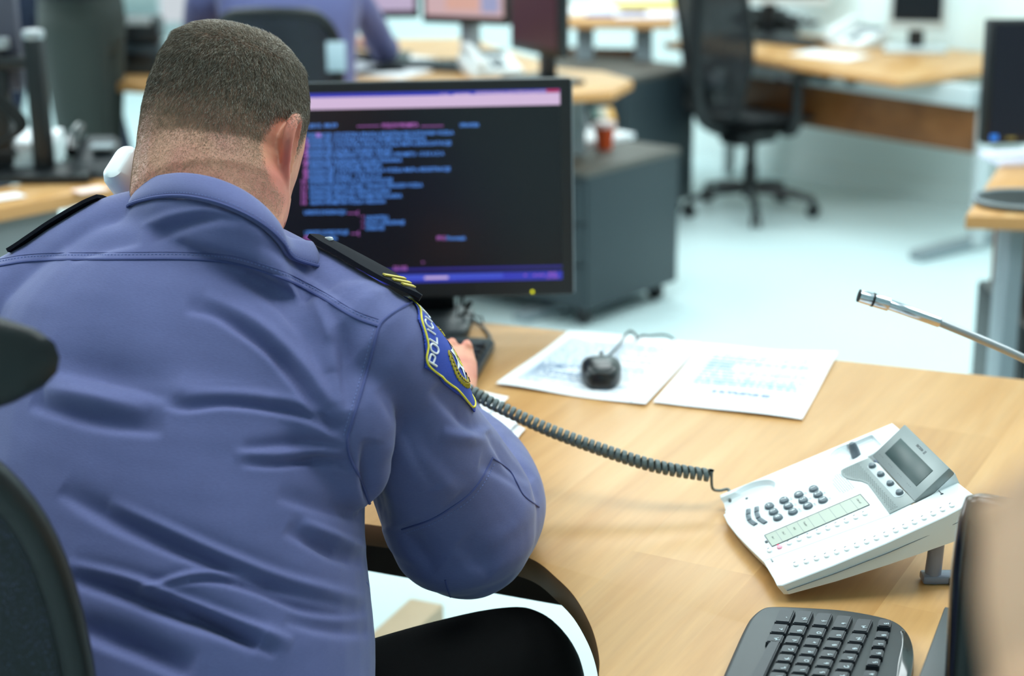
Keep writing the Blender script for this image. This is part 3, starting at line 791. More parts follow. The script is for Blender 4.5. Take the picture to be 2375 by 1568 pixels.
# space bar side: a long smooth bar left of the first column
quadkey([(1788, 1478), (1815, 1482), (1760, 1600), (1722, 1596)], ' ')
# ------------------------------------------------------------------ the man in the blue shirt
man = thing('person', (-.33, 1.52, 0), 'person in a blue police uniform shirt seated at the desk, seen from behind', 'person')
def sring(c, ax, ay, a, b_, n=36, e=2.0, bf=None):
    out = []; c = Vector(c)
    for k in range(n):
        t = 2 * PI * k / n; x, y = math.cos(t), math.sin(t)
        x = math.copysign(abs(x) ** (2 / e), x); y = math.copysign(abs(y) ** (2 / e), y)
        bb = (bf if (bf is not None and y > 0) else b_)
        out.append(c + ax * (x * a) + ay * (y * bb))
    return out
def limb(cs, rs, n=28, lat=Vector((1, 0, 0)), flat=1.0, sub=5):
    C_ = [Vector(p) for p in cr(cs, sub)]; R_ = [float(v) for v in np.interp(np.linspace(0, len(cs) - 1, len(C_)), range(len(cs)), rs)]
    rings = []; 
    for i, c in enumerate(C_):
        t = (C_[min(i + 1, len(C_) - 1)] - C_[max(i - 1, 0)]).normalized()
        a = (lat - t * t.dot(lat)).normalized(); d = t.cross(a)
        rings.append(sring(c, a, d, R_[i], R_[i] * flat, n))
    # rounded ends
    t0 = (C_[0] - C_[1]).normalized(); t1 = (C_[-1] - C_[-2]).normalized()
    def capr(c, t, r, ring, ks):
        o = []
        for k in ks: o.append([c + (p - c) * math.cos(k) + t * (r * math.sin(k)) for p in ring])
        return o
    pre = capr(C_[0], t0, R_[0] * .8, rings[0], (1.3, .95, .6, .3)); post = capr(C_[-1], t1, R_[-1] * .8, rings[-1], (.3, .6, .95, 1.3))
    return loft(pre + rings + post)
PSI = math.radians(22)
Lt = Vector((math.cos(PSI), -math.sin(PSI), -.03)).normalized()
Fw = Vector((math.sin(PSI), math.cos(PSI), 0))
tors = [(372, 1950, 1.70, .200, .165), (378, 1750, 1.72, .212, .170), (383, 1500, 1.74, .214, .172), (388, 1300, 1.755, .205, .160), (392, 1100, 1.77, .205, .150),
        (404, 930, 1.785, .214, .140), (430, 790, 1.79, .214, .118), (462, 670, 1.80, .165, .098), (490, 590, 1.805, .115, .085), (508, 520, 1.81, .082, .076)]
def torso_rings(grow=0):
    cs = [atd(x, y, d) for x, y, d, _, _ in tors]; C_ = [Vector(p) for p in cr(cs, 4)]
    A_ = np.interp(np.linspace(0, len(tors) - 1, len(C_)), range(len(tors)), [t[3] for t in tors]); B_ = np.interp(np.linspace(0, len(tors) - 1, len(C_)), range(len(tors)), [t[4] for t in tors])
    rings = []
    for i, c in enumerate(C_):
        t = (C_[min(i + 1, len(C_) - 1)] - C_[max(i - 1, 0)]).normalized()
        l = (Lt - t * t.dot(Lt)).normalized(); f = t.cross(l)
        if f.dot(Fw) < 0: f = -f
        rings.append(sring(c, l, f, A_[i] + grow, B_[i] + grow, 44, 2.3))
    return rings
R_SH = atd(850, 795, 1.715); L_SH = atd(-10, 795, 1.86)
ELB = atd(1075, 1236, 1.885)
rarm = limb([atd(785, 752, 1.74), R_SH, atd(930, 890, 1.75), atd(962, 1000, 1.785), atd(1012, 1095, 1.835), atd(1060, 1185, 1.875), ELB],
            [.050, .062, .060, .067, .077, .084, .080])
rfore = limb([ELB, atd(1125, 1170, 1.95), atd(1112, 1080, 2.03), atd(1058, 1000, 2.10), atd(1040, 940, 2.14)], [.076, .070, .058, .040, .033])
LELB = Vector((-.50, 2.02, .80)); LHAND = atd(292, 470, 1.90)
larm = limb([atd(110, 680, 1.84), L_SH, Vector((-.56, 1.86, .98)), LELB], [.06, .075, .068, .062])
lfore = limb([LELB, Vector((-.475, 2.03, .90)), Vector((-.43, 1.97, 1.02))], [.060, .050, .038])
# shoulder slopes (trapezius) and shoulder blades
trapR = limb([atd(600, 600, 1.80), atd(720, 690, 1.77), atd(820, 765, 1.735), atd(865, 805, 1.725)], [.040, .050, .056, .060])
trapL = limb([atd(380, 520, 1.81), atd(270, 560, 1.82), atd(140, 655, 1.84), atd(20, 755, 1.86)], [.040, .048, .056, .066])
bladeR = limb([atd(690, 830, 1.70), atd(720, 960, 1.685), atd(740, 1080, 1.70)], [.07, .085, .07], flat=.6)
bladeL = limb([atd(150, 820, 1.78), atd(120, 960, 1.76), atd(110, 1100, 1.76)], [.07, .09, .08], flat=.6)
# ---- collar
cax = (atd(505, 400, 1.83) - atd(492, 560, 1.78)).normalized()
# rear edge points traced on the visible half, the hidden half closes the loop in front of the neck
top_v = [(322, 446, 1.815), (345, 414, 1.785), (400, 401, 1.755), (450, 402, 1.735), (505, 414, 1.722), (560, 438, 1.715), (605, 470, 1.715), (640, 508, 1.72), (662, 546, 1.735)]
bot_v = [(303, 478, 1.80), (345, 463, 1.762), (400, 457, 1.735), (455, 462, 1.712), (515, 478, 1.695), (575, 505, 1.69), (620, 535, 1.695), (650, 565, 1.705), (676, 600, 1.725)]
def close_loop(v, sag):
    P = [atd(p[0], p[1], p[2] - .022) for p in v]; a, c = P[-1], P[0]; mid = (a + c) / 2
    f = Fw * .095 + Vector((0, 0, sag))
    hid = [a + Fw * .045 + Vector((.004, 0, sag * .4)), a * .72 + c * .28 + f * .95, mid + f * 1.12, a * .28 + c * .72 + f * .95, c + Fw * .045 + Vector((-.008, 0, sag * .4))]
    return [Vector(p) for p in cr(P + hid, 7, closed=True)]
T_ = close_loop(top_v, -.040); B_ = close_loop(bot_v, -.050)
cen = sum(T_, Vector()) / len(T_)
bc = sum(B_, Vector()) / len(B_)
def yoke_ring(f, drop, fw=0): return [bc + (p - bc) * f - (cax * drop if drop < .02 else Vector((0, 0, drop))) + Fw * fw for p in B_]
yoke_loft = loft([yoke_ring(.96, -.004), yoke_ring(1.0, .006), yoke_ring(1.10, .024), yoke_ring(1.22, .050, .004), yoke_ring(1.10, .085, .03)])
shirt_me = remesh_obj([loft(torso_rings()), yoke_loft, rarm, rfore, larm, lfore, trapR, trapL, bladeR, bladeL], .0030, 18, .6)

# folds: strokes traced along the cloth (pixels of the photo), each a real groove or ridge in the mesh
folds = [
    # (points, width px, depth mm)  negative = groove
    ([(760, 745), (830, 780), (900, 840), (960, 900)], 0, 0),
    ([(430, 715), (500, 730), (560, 765), (620, 810), (680, 875), (730, 945), (780, 1010)], 17, -8),
    ([(470, 690), (560, 730), (640, 790), (710, 860), (770, 940)], 22, 5),
    ([(380, 935), (430, 945), (520, 935), (620, 945), (700, 965), (760, 990), (805, 1020)], 15, -6),
    ([(420, 920), (560, 915), (700, 940), (790, 985)], 18, 3),
    ([(560, 1075), (640, 1078), (720, 1072), (780, 1075), (815, 1090)], 12, -5),
    ([(540, 1050), (640, 1055), (730, 1048), (800, 1060)], 12, 3),
    ([(560, 1040), (680, 1030), (800, 1040)], 10, -3),
    ([(110, 850), (200, 865), (300, 890), (400, 925)], 30, -6),
    ([(70, 935), (150, 960), (250, 985), (380, 1000)], 22, -6),
    ([(100, 905), (220, 925), (340, 955)], 26, 5),
    ([(140, 1140), (240, 1200), (350, 1250), (450, 1290), (560, 1330), (700, 1375), (850, 1410)], 22, -9),
    ([(250, 1165), (380, 1225), (500, 1280), (640, 1335), (780, 1375), (860, 1390)], 18, 6),
    ([(160, 1340), (280, 1375), (400, 1420), (520, 1462), (600, 1500)], 24, -14),
    ([(160, 1310), (300, 1345), (430, 1395), (560, 1445), (680, 1490)], 16, 8),
    ([(160, 1450), (260, 1490), (360, 1530), (440, 1568)], 24, -11),
    ([(340, 1372), (420, 1350), (500, 1345), (600, 1370), (700, 1410), (800, 1425), (870, 1415)], 14, -6),
    ([(300, 1380), (360, 1360), (440, 1335), (530, 1330), (620, 1350)], 12, 5),
    ([(360, 1375), (440, 1420), (540, 1470), (640, 1520)], 14, -6),
    ([(660, 1230), (720, 1260), (780, 1290), (830, 1305), (870, 1300)], 18, -6),
    ([(700, 1210), (770, 1240), (830, 1265), (875, 1270)], 14, 5),
    ([(640, 1150), (740, 1180), (820, 1200), (870, 1215)], 18, -4),
    ([(660, 1440), (740, 1460), (820, 1470), (880, 1465)], 16, -4),
    ([(560, 640), (640, 700), (700, 770), (740, 850), (780, 930)], 20, -3),
    ([(760, 700), (790, 780), (800, 870), (810, 950)], 18, -4),
    ([(720, 690), (760, 770), (775, 860)], 18, 3),
    ([(350, 560), (430, 520), (500, 505), (560, 510)], 20, -5),
    ([(330, 530), (400, 500), (480, 488), (560, 500)], 14, 4),
    ([(160, 600), (240, 575), (330, 560)], 20, -3),
    ([(600, 560), (680, 600), (760, 660), (840, 720)], 24, -3),
    ([(850, 1020), (845, 1100), (860, 1170), (885, 1230)], 16, -8),
    ([(880, 900), (930, 980), (970, 1060), (1010, 1130)], 26, -4),
    ([(1000, 900), (1060, 960), (1110, 1000), (1160, 1000)], 22, -5),
    ([(1020, 1000), (1080, 1010), (1140, 1000), (1180, 1010)], 14, 4),
    ([(930, 1000), (990, 1080), (1060, 1150)], 30, 4),
    ([(1130, 1000), (1160, 1040), (1190, 1080), (1230, 1120)], 16, -6),
    ([(1110, 1080), (1150, 1090), (1200, 1120), (1240, 1170)], 20, -3),
    ([(930, 1220), (960, 1270), (1010, 1320)], 24, -4),
    ([(1060, 1260), (1100, 1300), (1140, 1330)], 24, -3),
]
co = get_co(shirt_me); no = get_no(shirt_me)
px, py, pz = pix(co)
vis = np.clip(-(no @ _fwd) * 1.6 + .15, 0, 1)             # only the side the folds were seen on
disp = np.zeros(len(co))
for pts_, w, dep in folds:
    if not dep: continue
    P = np.array(cr([(a, c) for a, c in pts_], 6))
    best = np.full(len(co), 1e9); tt = np.zeros(len(co)); sg_ = np.ones(len(co))
    box_ = (px > P[:, 0].min() - 3 * w) & (px < P[:, 0].max() + 3 * w) & (py > P[:, 1].min() - 3 * w) & (py < P[:, 1].max() + 3 * w)
    idx = np.where(box_)[0]
    for i in range(len(P) - 1):
        a, c = P[i], P[i + 1]; ab = c - a; L2 = ab @ ab
        q = np.stack([px[idx], py[idx]], 1) - a; t = np.clip(q @ ab / L2, 0, 1)
        d = np.hypot(*(q - t[:, None] * ab).T); m = d < best[idx]; cr_ = (ab[0] * q[:, 1] - ab[1] * q[:, 0])
        sg_[idx[m]] = np.sign(cr_[m]); best[idx[m]] = d[m]; tt[idx[m]] = (i + t[m]) / (len(P) - 1)
    env = np.clip(np.sin(PI * np.clip(tt, 0.0, 1)) ** .7, 0, 1)
    wl = np.where(sg_ > 0, w * .62, w * 1.7) if dep < 0 else np.where(sg_ > 0, w * 1.5, w * .8)
    disp += dep * .0017 * env * np.exp(-(best / wl) ** 2)
def vnoise(P, f, seed):
    r_ = np.random.default_rng(seed); out = np.zeros(len(P))
    for k in range(7):
        d = r_.normal(size=3); d /= np.linalg.norm(d); out += np.sin(P @ d * f * r_.uniform(.6, 1.6) + r_.uniform(0, 7))
    return out / 7
disp = disp * vis + vnoise(co, 22, 1) * .004 + vnoise(co, 60, 2) * .0016 + vnoise(co * np.array([1, 1, 2.2]), 120, 4) * .0005
set_co(shirt_me, co + no * disp[:, None])
# lower rim: tucked in at the waist, everything below is dropped
bm = bmesh.new(); bm.from_mesh(shirt_me)
bmesh.ops.delete(bm, geom=[v for v in bm.verts if v.co.z < .60 and v.co.y < 1.95 and v.co.x < .1], context='VERTS')
bm.to_mesh(shirt_me); bm.free()
shirt_me.polygons.foreach_set('use_smooth', [True] * len(shirt_me.polygons))
ms = bpy.data.materials.new('blue_shirt_cloth'); ms.use_nodes = True
nt = ms.node_tree; N = nt.nodes.new; Lk = nt.links.new; pb = nt.nodes['Principled BSDF']
pb.inputs['Roughness'].default_value = .72; pb.inputs['Specular IOR Level'].default_value = .25
pb.inputs['Sheen Weight'].default_value = .25; pb.inputs['Sheen Roughness'].default_value = .4
tc = N('ShaderNodeTexCoord'); n1 = N('ShaderNodeTexNoise'); n1.inputs['Scale'].default_value = 9; n1.inputs['Detail'].default_value = 5
mp = N('ShaderNodeMapping'); mp.inputs['Scale'].default_value = (260, 260, 1800); mp.inputs['Rotation'].default_value = (.5, 0, 0)
n2 = N('ShaderNodeTexNoise'); n2.inputs['Scale'].default_value = 1; n2.inputs['Detail'].default_value = 2
mx = N('ShaderNodeMix'); mx.data_type = 'RGBA'; mx.inputs[6].default_value = sl((89, 93, 137)); mx.inputs[7].default_value = sl((101, 107, 156))
mw = N('ShaderNodeMix'); mw.data_type = 'RGBA'; mw.blend_type = 'OVERLAY'; mw.inputs[0].default_value = .14
bp = N('ShaderNodeBump'); bp.inputs['Strength'].default_value = .25; bp.inputs['Distance'].default_value = .0006
Lk(tc.outputs['Object'], n1.inputs['Vector']); Lk(tc.outputs['Object'], mp.inputs['Vector']); Lk(mp.outputs[0], n2.inputs['Vector'])
Lk(n1.outputs['Fac'], mx.inputs[0]); Lk(mx.outputs[2], mw.inputs[6]); Lk(n2.outputs['Fac'], mw.inputs[7]); Lk(mw.outputs[2], pb.inputs['Base Color'])
Lk(n2.outputs['Fac'], bp.inputs['Height']); Lk(bp.outputs['Normal'], pb.inputs['Normal'])
M_SHIRT = ms
shirt = obj('shirt', shirt_me, M_SHIRT, man)
bmt = bmesh.new(); bmt.from_mesh(shirt_me); shirt_bvh = BVHTree.FromBMesh(bmt); bmt.free()
def drape(x, y, lift=.0008):
    d = Vector(ray(x, y)); d.normalize(); h = shirt_bvh.ray_cast(Vector(_C), d)
    if h[0] is None: return None
    return h[0] + h[1] * lift, h[1]
M_SEAM = mat('shirt_seam', (70, 78, 132), .75); M_STITCH = mat('shirt_stitch', (112, 126, 184), .7)
def seam(pts_, r=.0011, m=None, lift=.0002, dash=None, name='seam', parent=None):
    P = [tuple(p) for p in cr(pts_, 14)]; out = []
    for p in P:
        h = drape(p[0], p[1], lift)
        if h: out.append(h[0])
        elif out: break
    if len(out) < 3: return
    if dash:
        b = bmesh.new(); R_ = resample(out, dash / 2)
        for i in range(0, len(R_) - 1, 2):
            tube([R_[i], R_[i].lerp(R_[i + 1], .95)], r, n=4, bm=b)
        return obj(name, b, m or M_STITCH, parent or shirt)
    # smooth a little
    for _ in range(3): out = [out[0]] + [(a + b_ * 2 + c) / 4 for a, b_, c in zip(out, out[1:], out[2:])] + [out[-1]]
    return obj(name, tube(out, r, n=6), m or M_SEAM, parent or shirt)
yoke = [(0, 617), (60, 607), (130, 603), (260, 602), (400, 601), (500, 605), (560, 614), (620, 632), (680, 656), (750, 693), (820, 735), (878, 757)]
seam(yoke, .0016); seam([(x, y - 11) for x, y in yoke], .0005, dash=.0042)
seam([(x, y - 16) for x, y in yoke], .0004, M_SEAM)
arm = [(958, 700), (930, 715), (900, 735), (880, 757), (868, 800), (852, 860), (835, 920), (815, 985), (806, 1020), (812, 1060), (835, 1110), (858, 1170)]
seam(arm, .0017); seam([(x - 11, y - 2) for x, y in arm[3:9]], .0005, dash=.0042)
seam([(932, 1228), (1000, 1205), (1050, 1175), (1090, 1145), (1120, 1105), (1142, 1062)], .0012); seam([(936, 1238), (1004, 1214), (1056, 1184), (1097, 1153), (1128, 1112), (1149, 1070)], .0005, dash=.004)
seam([(1142, 1062), (1180, 1090), (1198, 1120), (1215, 1150), (1250, 1176)], .0011)
seam([(850, 1350), (872, 1390), (882, 1440), (884, 1500), (872, 1560)], .0006, dash=.0045)
seam([(1033, 1345), (1038, 1365), (1045, 1384)], .0012)
# ---- collar
rings = []
for i in range(len(T_)):
    t, b_ = T_[i], B_[i]; out = ((t + b_) / 2 - cen); out = (out - cax * out.dot(cax)).normalized()
    col_ = [b_ + out * .003, b_.lerp(t, .35) + out * .0062, b_.lerp(t, .75) + out * .0042, t + out * .0016, t - out * .0012, b_.lerp(t, .6) - out * .002, b_ - out * .004 - cax * .004]
    rings.append(col_)
rings.append(rings[0])
bm = bmesh.new(); G = [[bm.verts.new(p) for p in r] for r in rings[:-1]]; n_ = len(G)
for i in range(n_):
    A, B = G[i], G[(i + 1) % n_]
    for k in range(len(A)): bm.faces.new((A[k], A[(k + 1) % len(A)], B[(k + 1) % len(A)], B[k]))
collar = obj('collar', bm, M_SHIRT, man, angle=80)
sm = collar.modifiers.new('s', 'SUBSURF'); sm.levels = sm.render_levels = 1
st = [B_[i].lerp(T_[i], .10) + ((B_[i] - cen) - cax * (B_[i] - cen).dot(cax)).normalized() * .0052 for i in range(n_)]
b = bmesh.new(); R_ = resample(st, .0021)
for i in range(0, len(R_) - 1, 2): tube([R_[i], R_[i].lerp(R_[i + 1], .9)], .0004, n=4, bm=b)
obj('collar_stitching', b, M_STITCH, collar)
obj('collar_seam', tube([B_[i] + ((B_[i] - cen) - cax * (B_[i] - cen).dot(cax)).normalized() * .0035 for i in range(n_)], .0016, n=6, closed=True), M_SEAM, collar)

# ---- epaulettes
M_EP = mat('navy_epaulette_cloth', (9, 11, 22), .85, spec=.15, bump=.4, bscale=900)
FR = []
def epaulette(name, path, wid, h=.006):
    P = [Vector(p) for p in cr([p[0] for p in path], 6)]; U_ = [Vector(p).normalized() for p in cr([p[1] for p in path], 6)]
    rings = []; FRt = []
    for i, p in enumerate(P):
        t = (P[min(i + 1, len(P) - 1)] - P[max(i - 1, 0)]).normalized(); u = U_[i]; s = t.cross(u).normalized(); u = s.cross(t).normalized(); FRt.append((p, t, s, u))
        w = wid * (1 - .0 * i); k = i / (len(P) - 1); w *= (1 if k > .12 else .72 + .28 * k / .12)
        rings.append([p + s * w, p + s * w * .96 + u * h, p + u * (h * 1.35), p - s * w * .96 + u * h, p - s * w, p - u * h * .3])
    FR.clear(); FR.extend(FRt)
    return obj(name, loft(rings), M_EP, man, angle=60)
def crest(x, y0=470):                     # first point of the cloth met going down this column
    for y in range(y0, 900, 2):
        h = drape(x, y, 0)
        if h: return drape(x, y + 5, 0) or h
def ep_path(cols, back):
    P = [crest(x)[0] for x in cols]
    for _ in range(2): P = [P[0]] + [(a + b_ * 2 + c) / 4 for a, b_, c in zip(P, P[1:], P[2:])] + [P[-1]]
    return [(p + Fw * back + Vector((0, 0, .0010)), Vector((0, 0, 1)) + Fw * .35) for p in P]
path = ep_path([716, 750, 790, 830, 870, 905, 935, 955], .018)
ep = epaulette('epaulette', path, .024, .0045)
b = bmesh.new()
for k in (28, 31, 34):
    q, t, s, u = FR[k]; box((0, 0, 0), (.004, .036, .0014), M=frame(q + u * .0064, t, s), bm=b)
obj('rank_stripe', b, mat('gold_thread', (196, 176, 60), .5), ep)
obj('rank_button', lathe([(.005, 0), (.004, .002), (.0001, .003)], n=16, M=Matrix.Translation(FR[4][0] + FR[4][3] * .006)), M_SILVER, ep)
epaulette('epaulette', ep_path([215, 170, 120, 80, 40, 5], .022), .024, .004)

# ---- sleeve patch: a stitched shield laid on the outer side of the upper arm
pc = atd(1085, 870, 1.80)                       # centre of the badge in front of the cloth, facing out of the arm
arm_dir = (atd(895, 800, 1.72) - atd(1010, 1000, 1.80)).normalized()   # toward the shoulder
look = Vector(_C) - pc; look.normalize()
out_n = (Vector((.93, -.20, .32))); out_n = (out_n - arm_dir * out_n.dot(arm_dir)).normalized()
pr_ = arm_dir.cross(out_n).normalized()         # reading direction of the badge
if pr_.y < 0: pr_ = -pr_
h1 = drape(983, 852); h2 = drape(1096, 962)
pl0 = h1[0]; pl1 = h2[0]
axis_up = (pl0 - pl1).normalized()
PW, PHh = .088, (pl0 - pl1).length
out_n = (out_n - axis_up * out_n.dot(axis_up)).normalized(); pr_ = out_n.cross(axis_up); pr_ = -pr_ if pr_.y < 0 else pr_
PATCH_O = pl1                                     # lower-rear corner; x along pr_, y along axis_up
def patch_pt(x, y, lift=.0012):
    o = PATCH_O + pr_ * x + axis_up * y
    h = shirt_bvh.ray_cast(o + out_n * .12, -out_n)
    if h[0] is None or (h[0] - o).length > .16: return None
    return h[0] + h[1] * lift
H_ = PHh
shield = [(0.0, H_), (.012, H_ + .010), (.044, H_ + .022), (.076, H_ + .010), (.088, H_), (.086, H_ * .45), (.070, H_ * .12), (.044, -.012), (.018, H_ * .02), (.002, H_ * .30)]
shield = [(0.0, H_), (.044, H_ + .020), (.088, H_), (.088, H_ * .35), (.044, -.012), (.0, .0)]
shield = [(0, H_), (.02, H_ + .009), (.044, H_ + .018), (.068, H_ + .009), (.088, H_), (.089, H_ * .5), (.085, .012), (.044, -.016), (.003, .0), (-.001, H_ * .5)]
def inset(P, k):
    c = (sum(p[0] for p in P) / len(P), sum(p[1] for p in P) / len(P)); return [((p[0] - c[0]) * k + c[0], (p[1] - c[1]) * k + c[1]) for p in P]
def pip(p, P):
    x, y = p; c = False; j = len(P) - 1
    for i in range(len(P)):
        if (P[i][1] > y) != (P[j][1] > y) and x < (P[j][0] - P[i][0]) * (y - P[i][1]) / (P[j][1] - P[i][1]) + P[i][0]: c = not c
        j = i
    return c
def drape_bm(src, lift, thick=.0006, mi=0, dst=None):   # flat art in badge coordinates laid on the cloth
    bad = []
    for v in src.verts:
        q = patch_pt(v.co.x, v.co.y, lift + v.co.z)
        if q is None: bad.append(v)
        else: v.co = q
    if bad: bmesh.ops.delete(src, geom=bad, context='VERTS')
    for f in src.faces: f.material_index = mi
    if dst is not None: add(dst, src, mi); return dst
    return src
def grid_fill(P, step=.0016):
    b = bmesh.new(); xs = [p[0] for p in P]; ys = [p[1] for p in P]; V = {}
    nx, ny = int((max(xs) - min(xs)) / step) + 2, int((max(ys) - min(ys)) / step) + 2
    def V_(i, j):
        if (i, j) not in V: V[(i, j)] = b.verts.new((min(xs) + i * step, min(ys) + j * step, 0))
        return V[(i, j)]
    for i in range(nx):
        for j in range(ny):
            if pip((min(xs) + (i + .5) * step, min(ys) + (j + .5) * step), P): b.faces.new((V_(i, j), V_(i + 1, j), V_(i + 1, j + 1), V_(i, j + 1)))
    return b
M_PB = mat('badge_blue_thread', (28, 62, 168), .7, bump=.6, bscale=1500); M_PY = mat('badge_yellow_thread', (240, 222, 60), .65, bump=.6, bscale=1500)
M_PW = mat('badge_white_thread', (236, 238, 242), .65); M_PG = mat('badge_gold_thread', (176, 156, 40), .65, noise=.4, nscale=900); M_PK = mat('badge_black_thread', (20, 22, 26), .7)
badge = obj('sleeve_badge', drape_bm(grid_fill(shield, .0011), .0013), M_PB, man)
so = badge.modifiers.new('t', 'SOLIDIFY'); so.thickness = .0010; so.offset = 1
edge = [Vector((p[0], p[1], 0)) for p in cr(inset(shield, .93), 8, closed=True)]
ep_ = [q for q in (patch_pt(p.x, p.y, .0026) for p in edge) if q is not None]
art = bmesh.new()
def runs(P, r, mi, lift=.0026, closed=False):
    Q = []; 
    for p in P:
        q = patch_pt(p[0], p[1], lift)
        if q is None:
            if len(Q) > 2: tube(Q, r, n=6, mi=mi, bm=art)
            Q = []
        else: Q.append(q)
    if len(Q) > 2: tube(Q, r, n=6, mi=mi, bm=art)
eg = cr(inset(shield, .925), 8, closed=True); runs(eg + eg[:2], .0012, 0)
def glyph(strokes, x, y, s, r=.0011):
    for st_ in strokes: runs([(x + p[0] * s * .62, y + p[1] * s) for p in cr(st_, 6)], r, 1, .0028)
GL = {'P': [[(0, 0), (0, .5), (0, 1)], [(0, 1), (.8, 1), (.95, .75), (.8, .5), (0, .5)]], 'O': [[(.5, 1), (.08, .85), (0, .5), (.08, .15), (.5, 0), (.92, .15), (1, .5), (.92, .85), (.5, 1)]],
      'L': [[(0, 1), (0, .5), (0, 0)], [(0, 0), (.5, 0), (.9, 0)]], 'I': [[(.15, 1), (.15, .5), (.15, 0)]], 'C': [[(.95, .85), (.5, 1), (.08, .85), (0, .5), (.08, .15), (.5, 0), (.95, .15)]],
      'J': [[(.7, 1), (.7, .4), (.5, .02), (.1, .08)]], 'A': [[(0, 0), (.25, .5), (.5, 1)], [(.5, 1), (.75, .5), (1, 0)], [(.2, .38), (.5, .38), (.8, .38)]]}
xx = .0065
for ch in 'POLICIJA':
    yy = H_ - .0155 + .012 * (1 - abs(xx - .041) / .044); glyph(GL[ch], xx, yy, .0125); xx += {'I': .0056, 'L': .0086, 'J': .0086}.get(ch, .0102)
def blob(P, mi, lift):
    s = grid_fill(P, .0008)
    if not s.faces: return
    drape_bm(s, lift, mi=mi, dst=art)
def ell(cx, cy, a, c, n=24, rot=0): return [(cx + a * math.cos(2 * PI * k / n) * math.cos(rot) - c * math.sin(2 * PI * k / n) * math.sin(rot), cy + a * math.cos(2 * PI * k / n) * math.sin(rot) + c * math.sin(2 * PI * k / n) * math.cos(rot)) for k in range(n)]
my = H_ * .44
for k in range(44):                               # ring of gold leaves
    a = 2 * PI * k / 44
    if 1.2 < a < 1.94: continue
    runs([(.044 + .030 * math.cos(a) * 1.0, my + .033 * math.sin(a)), (.044 + .0325 * math.cos(a + .05), my + .0355 * math.sin(a + .05)), (.044 + .034 * math.cos(a + .14), my + .036 * math.sin(a + .14))], .0012, 2, .0028)
    runs([(.044 + .0285 * math.cos(a + .07), my + .0315 * math.sin(a + .07)), (.044 + .0265 * math.cos(a + .12), my + .030 * math.sin(a + .12)), (.044 + .027 * math.cos(a + .2), my + .029 * math.sin(a + .2))], .0011, 2, .0028)
for k in range(8):                                # white star points round the middle
    a = 2 * PI * (k + .5) / 8
    blob([(.044 + .0255 * math.cos(a), my + .028 * math.sin(a)), (.044 + .014 * math.cos(a + .36), my + .015 * math.sin(a + .36)), (.044 + .014 * math.cos(a - .36), my + .015 * math.sin(a - .36))], 1, .0030)
blob(ell(.044, my, .0165, .018), 1, .0032); blob(ell(.044, my, .0125, .014), 0, .0036)
for i in range(5):
    for j in range(5):
        if (i + j) % 2 == 0: blob([(.036 + i * .0032, my - .008 + j * .0032), (.0392 + i * .0032, my - .008 + j * .0032), (.0392 + i * .0032, my - .0048 + j * .0032), (.036 + i * .0032, my - .0048 + j * .0032)], 2 if j % 2 else 3, .0040)
blob([(.020, my - .031), (.024, my - .020), (.034, my - .026), (.054, my - .026), (.064, my - .020), (.068, my - .031), (.044, my - .040)], 1, .0034)
for k in range(5): runs([(.030 + k * .006, my - .034), (.031 + k * .006, my - .031), (.032 + k * .006, my - .028)], .0008, 3, .0044)
obj('badge_embroidery', art, [M_PY, M_PW, M_PG, M_PK], badge, angle=60)

# ---- trousers and shoes
M_TR = mat('black_trouser_cloth', (8, 8, 9), .9, spec=.12, bump=.3, bscale=700)
hipR = Vector((-.24, 1.53, .58)); hipL = Vector((-.42, 1.60, .56))
kneeR = atd(1212, 1540, 1.93); kneeR.z = .612
thR = limb([hipR, Vector((-.165, 1.60, .600)), Vector((-.075, 1.675, .612)), kneeR], [.115, .106, .094, .080])
ankR = Vector((kneeR.x + .02, kneeR.y + .05, .12))
shR = limb([kneeR, (kneeR + ankR) / 2, ankR], [.070, .060, .052])
kneeL = Vector((-.36, 2.05, .56)); ankL = Vector((-.34, 2.12, .12))
thL = limb([hipL, (hipL + kneeL) / 2, kneeL], [.115, .095, .07]); shL = limb([kneeL, (kneeL + ankL) / 2, ankL], [.068, .058, .05])
pel = loft([sring(Vector((-.34, 1.545, z)), Lt, Fw, a, c, 36, 2.4) for z, a, c in ((.50, .14, .11), (.515, .19, .15), (.56, .21, .17), (.62, .213, .175), (.69, .205, .168), (.71, .17, .14))])
tr_me = remesh_obj([thR, shR, thL, shL, pel], .006, 8, .6)
co = get_co(tr_me); no = get_no(tr_me); set_co(tr_me, co + no * (vnoise(co, 30, 5) * .004)[:, None])
trousers = obj('trousers', tr_me, M_TR, man)
for an, nm in ((ankR, 'shoe'), (ankL, 'shoe')):
    c = Vector((an.x, an.y, 0)); rings = []
    for k in range(11):
        t_ = k / 10; y = -.07 + .28 * t_; hw = .045 * math.sin(PI * min(.97, max(.08, t_ * .8 + .14))) ** .5; hh = (.10 - .055 * t_) * (1 if 0 < k < 10 else .5)
        rings.append(sring(c + Fw * y + Vector((0, 0, hh / 2 + .004)), Lt, Vector((0, 0, 1)), hw, hh / 2, 20, 3))
    obj(nm, loft(rings), M_GLOSS, man)
obj('belt', loft([sring(Vector((-.34, 1.545, z)), Lt, Fw, .198, .160, 40, 2.4) for z in (.665, .67, .70, .705)]), M_BLACK, man)
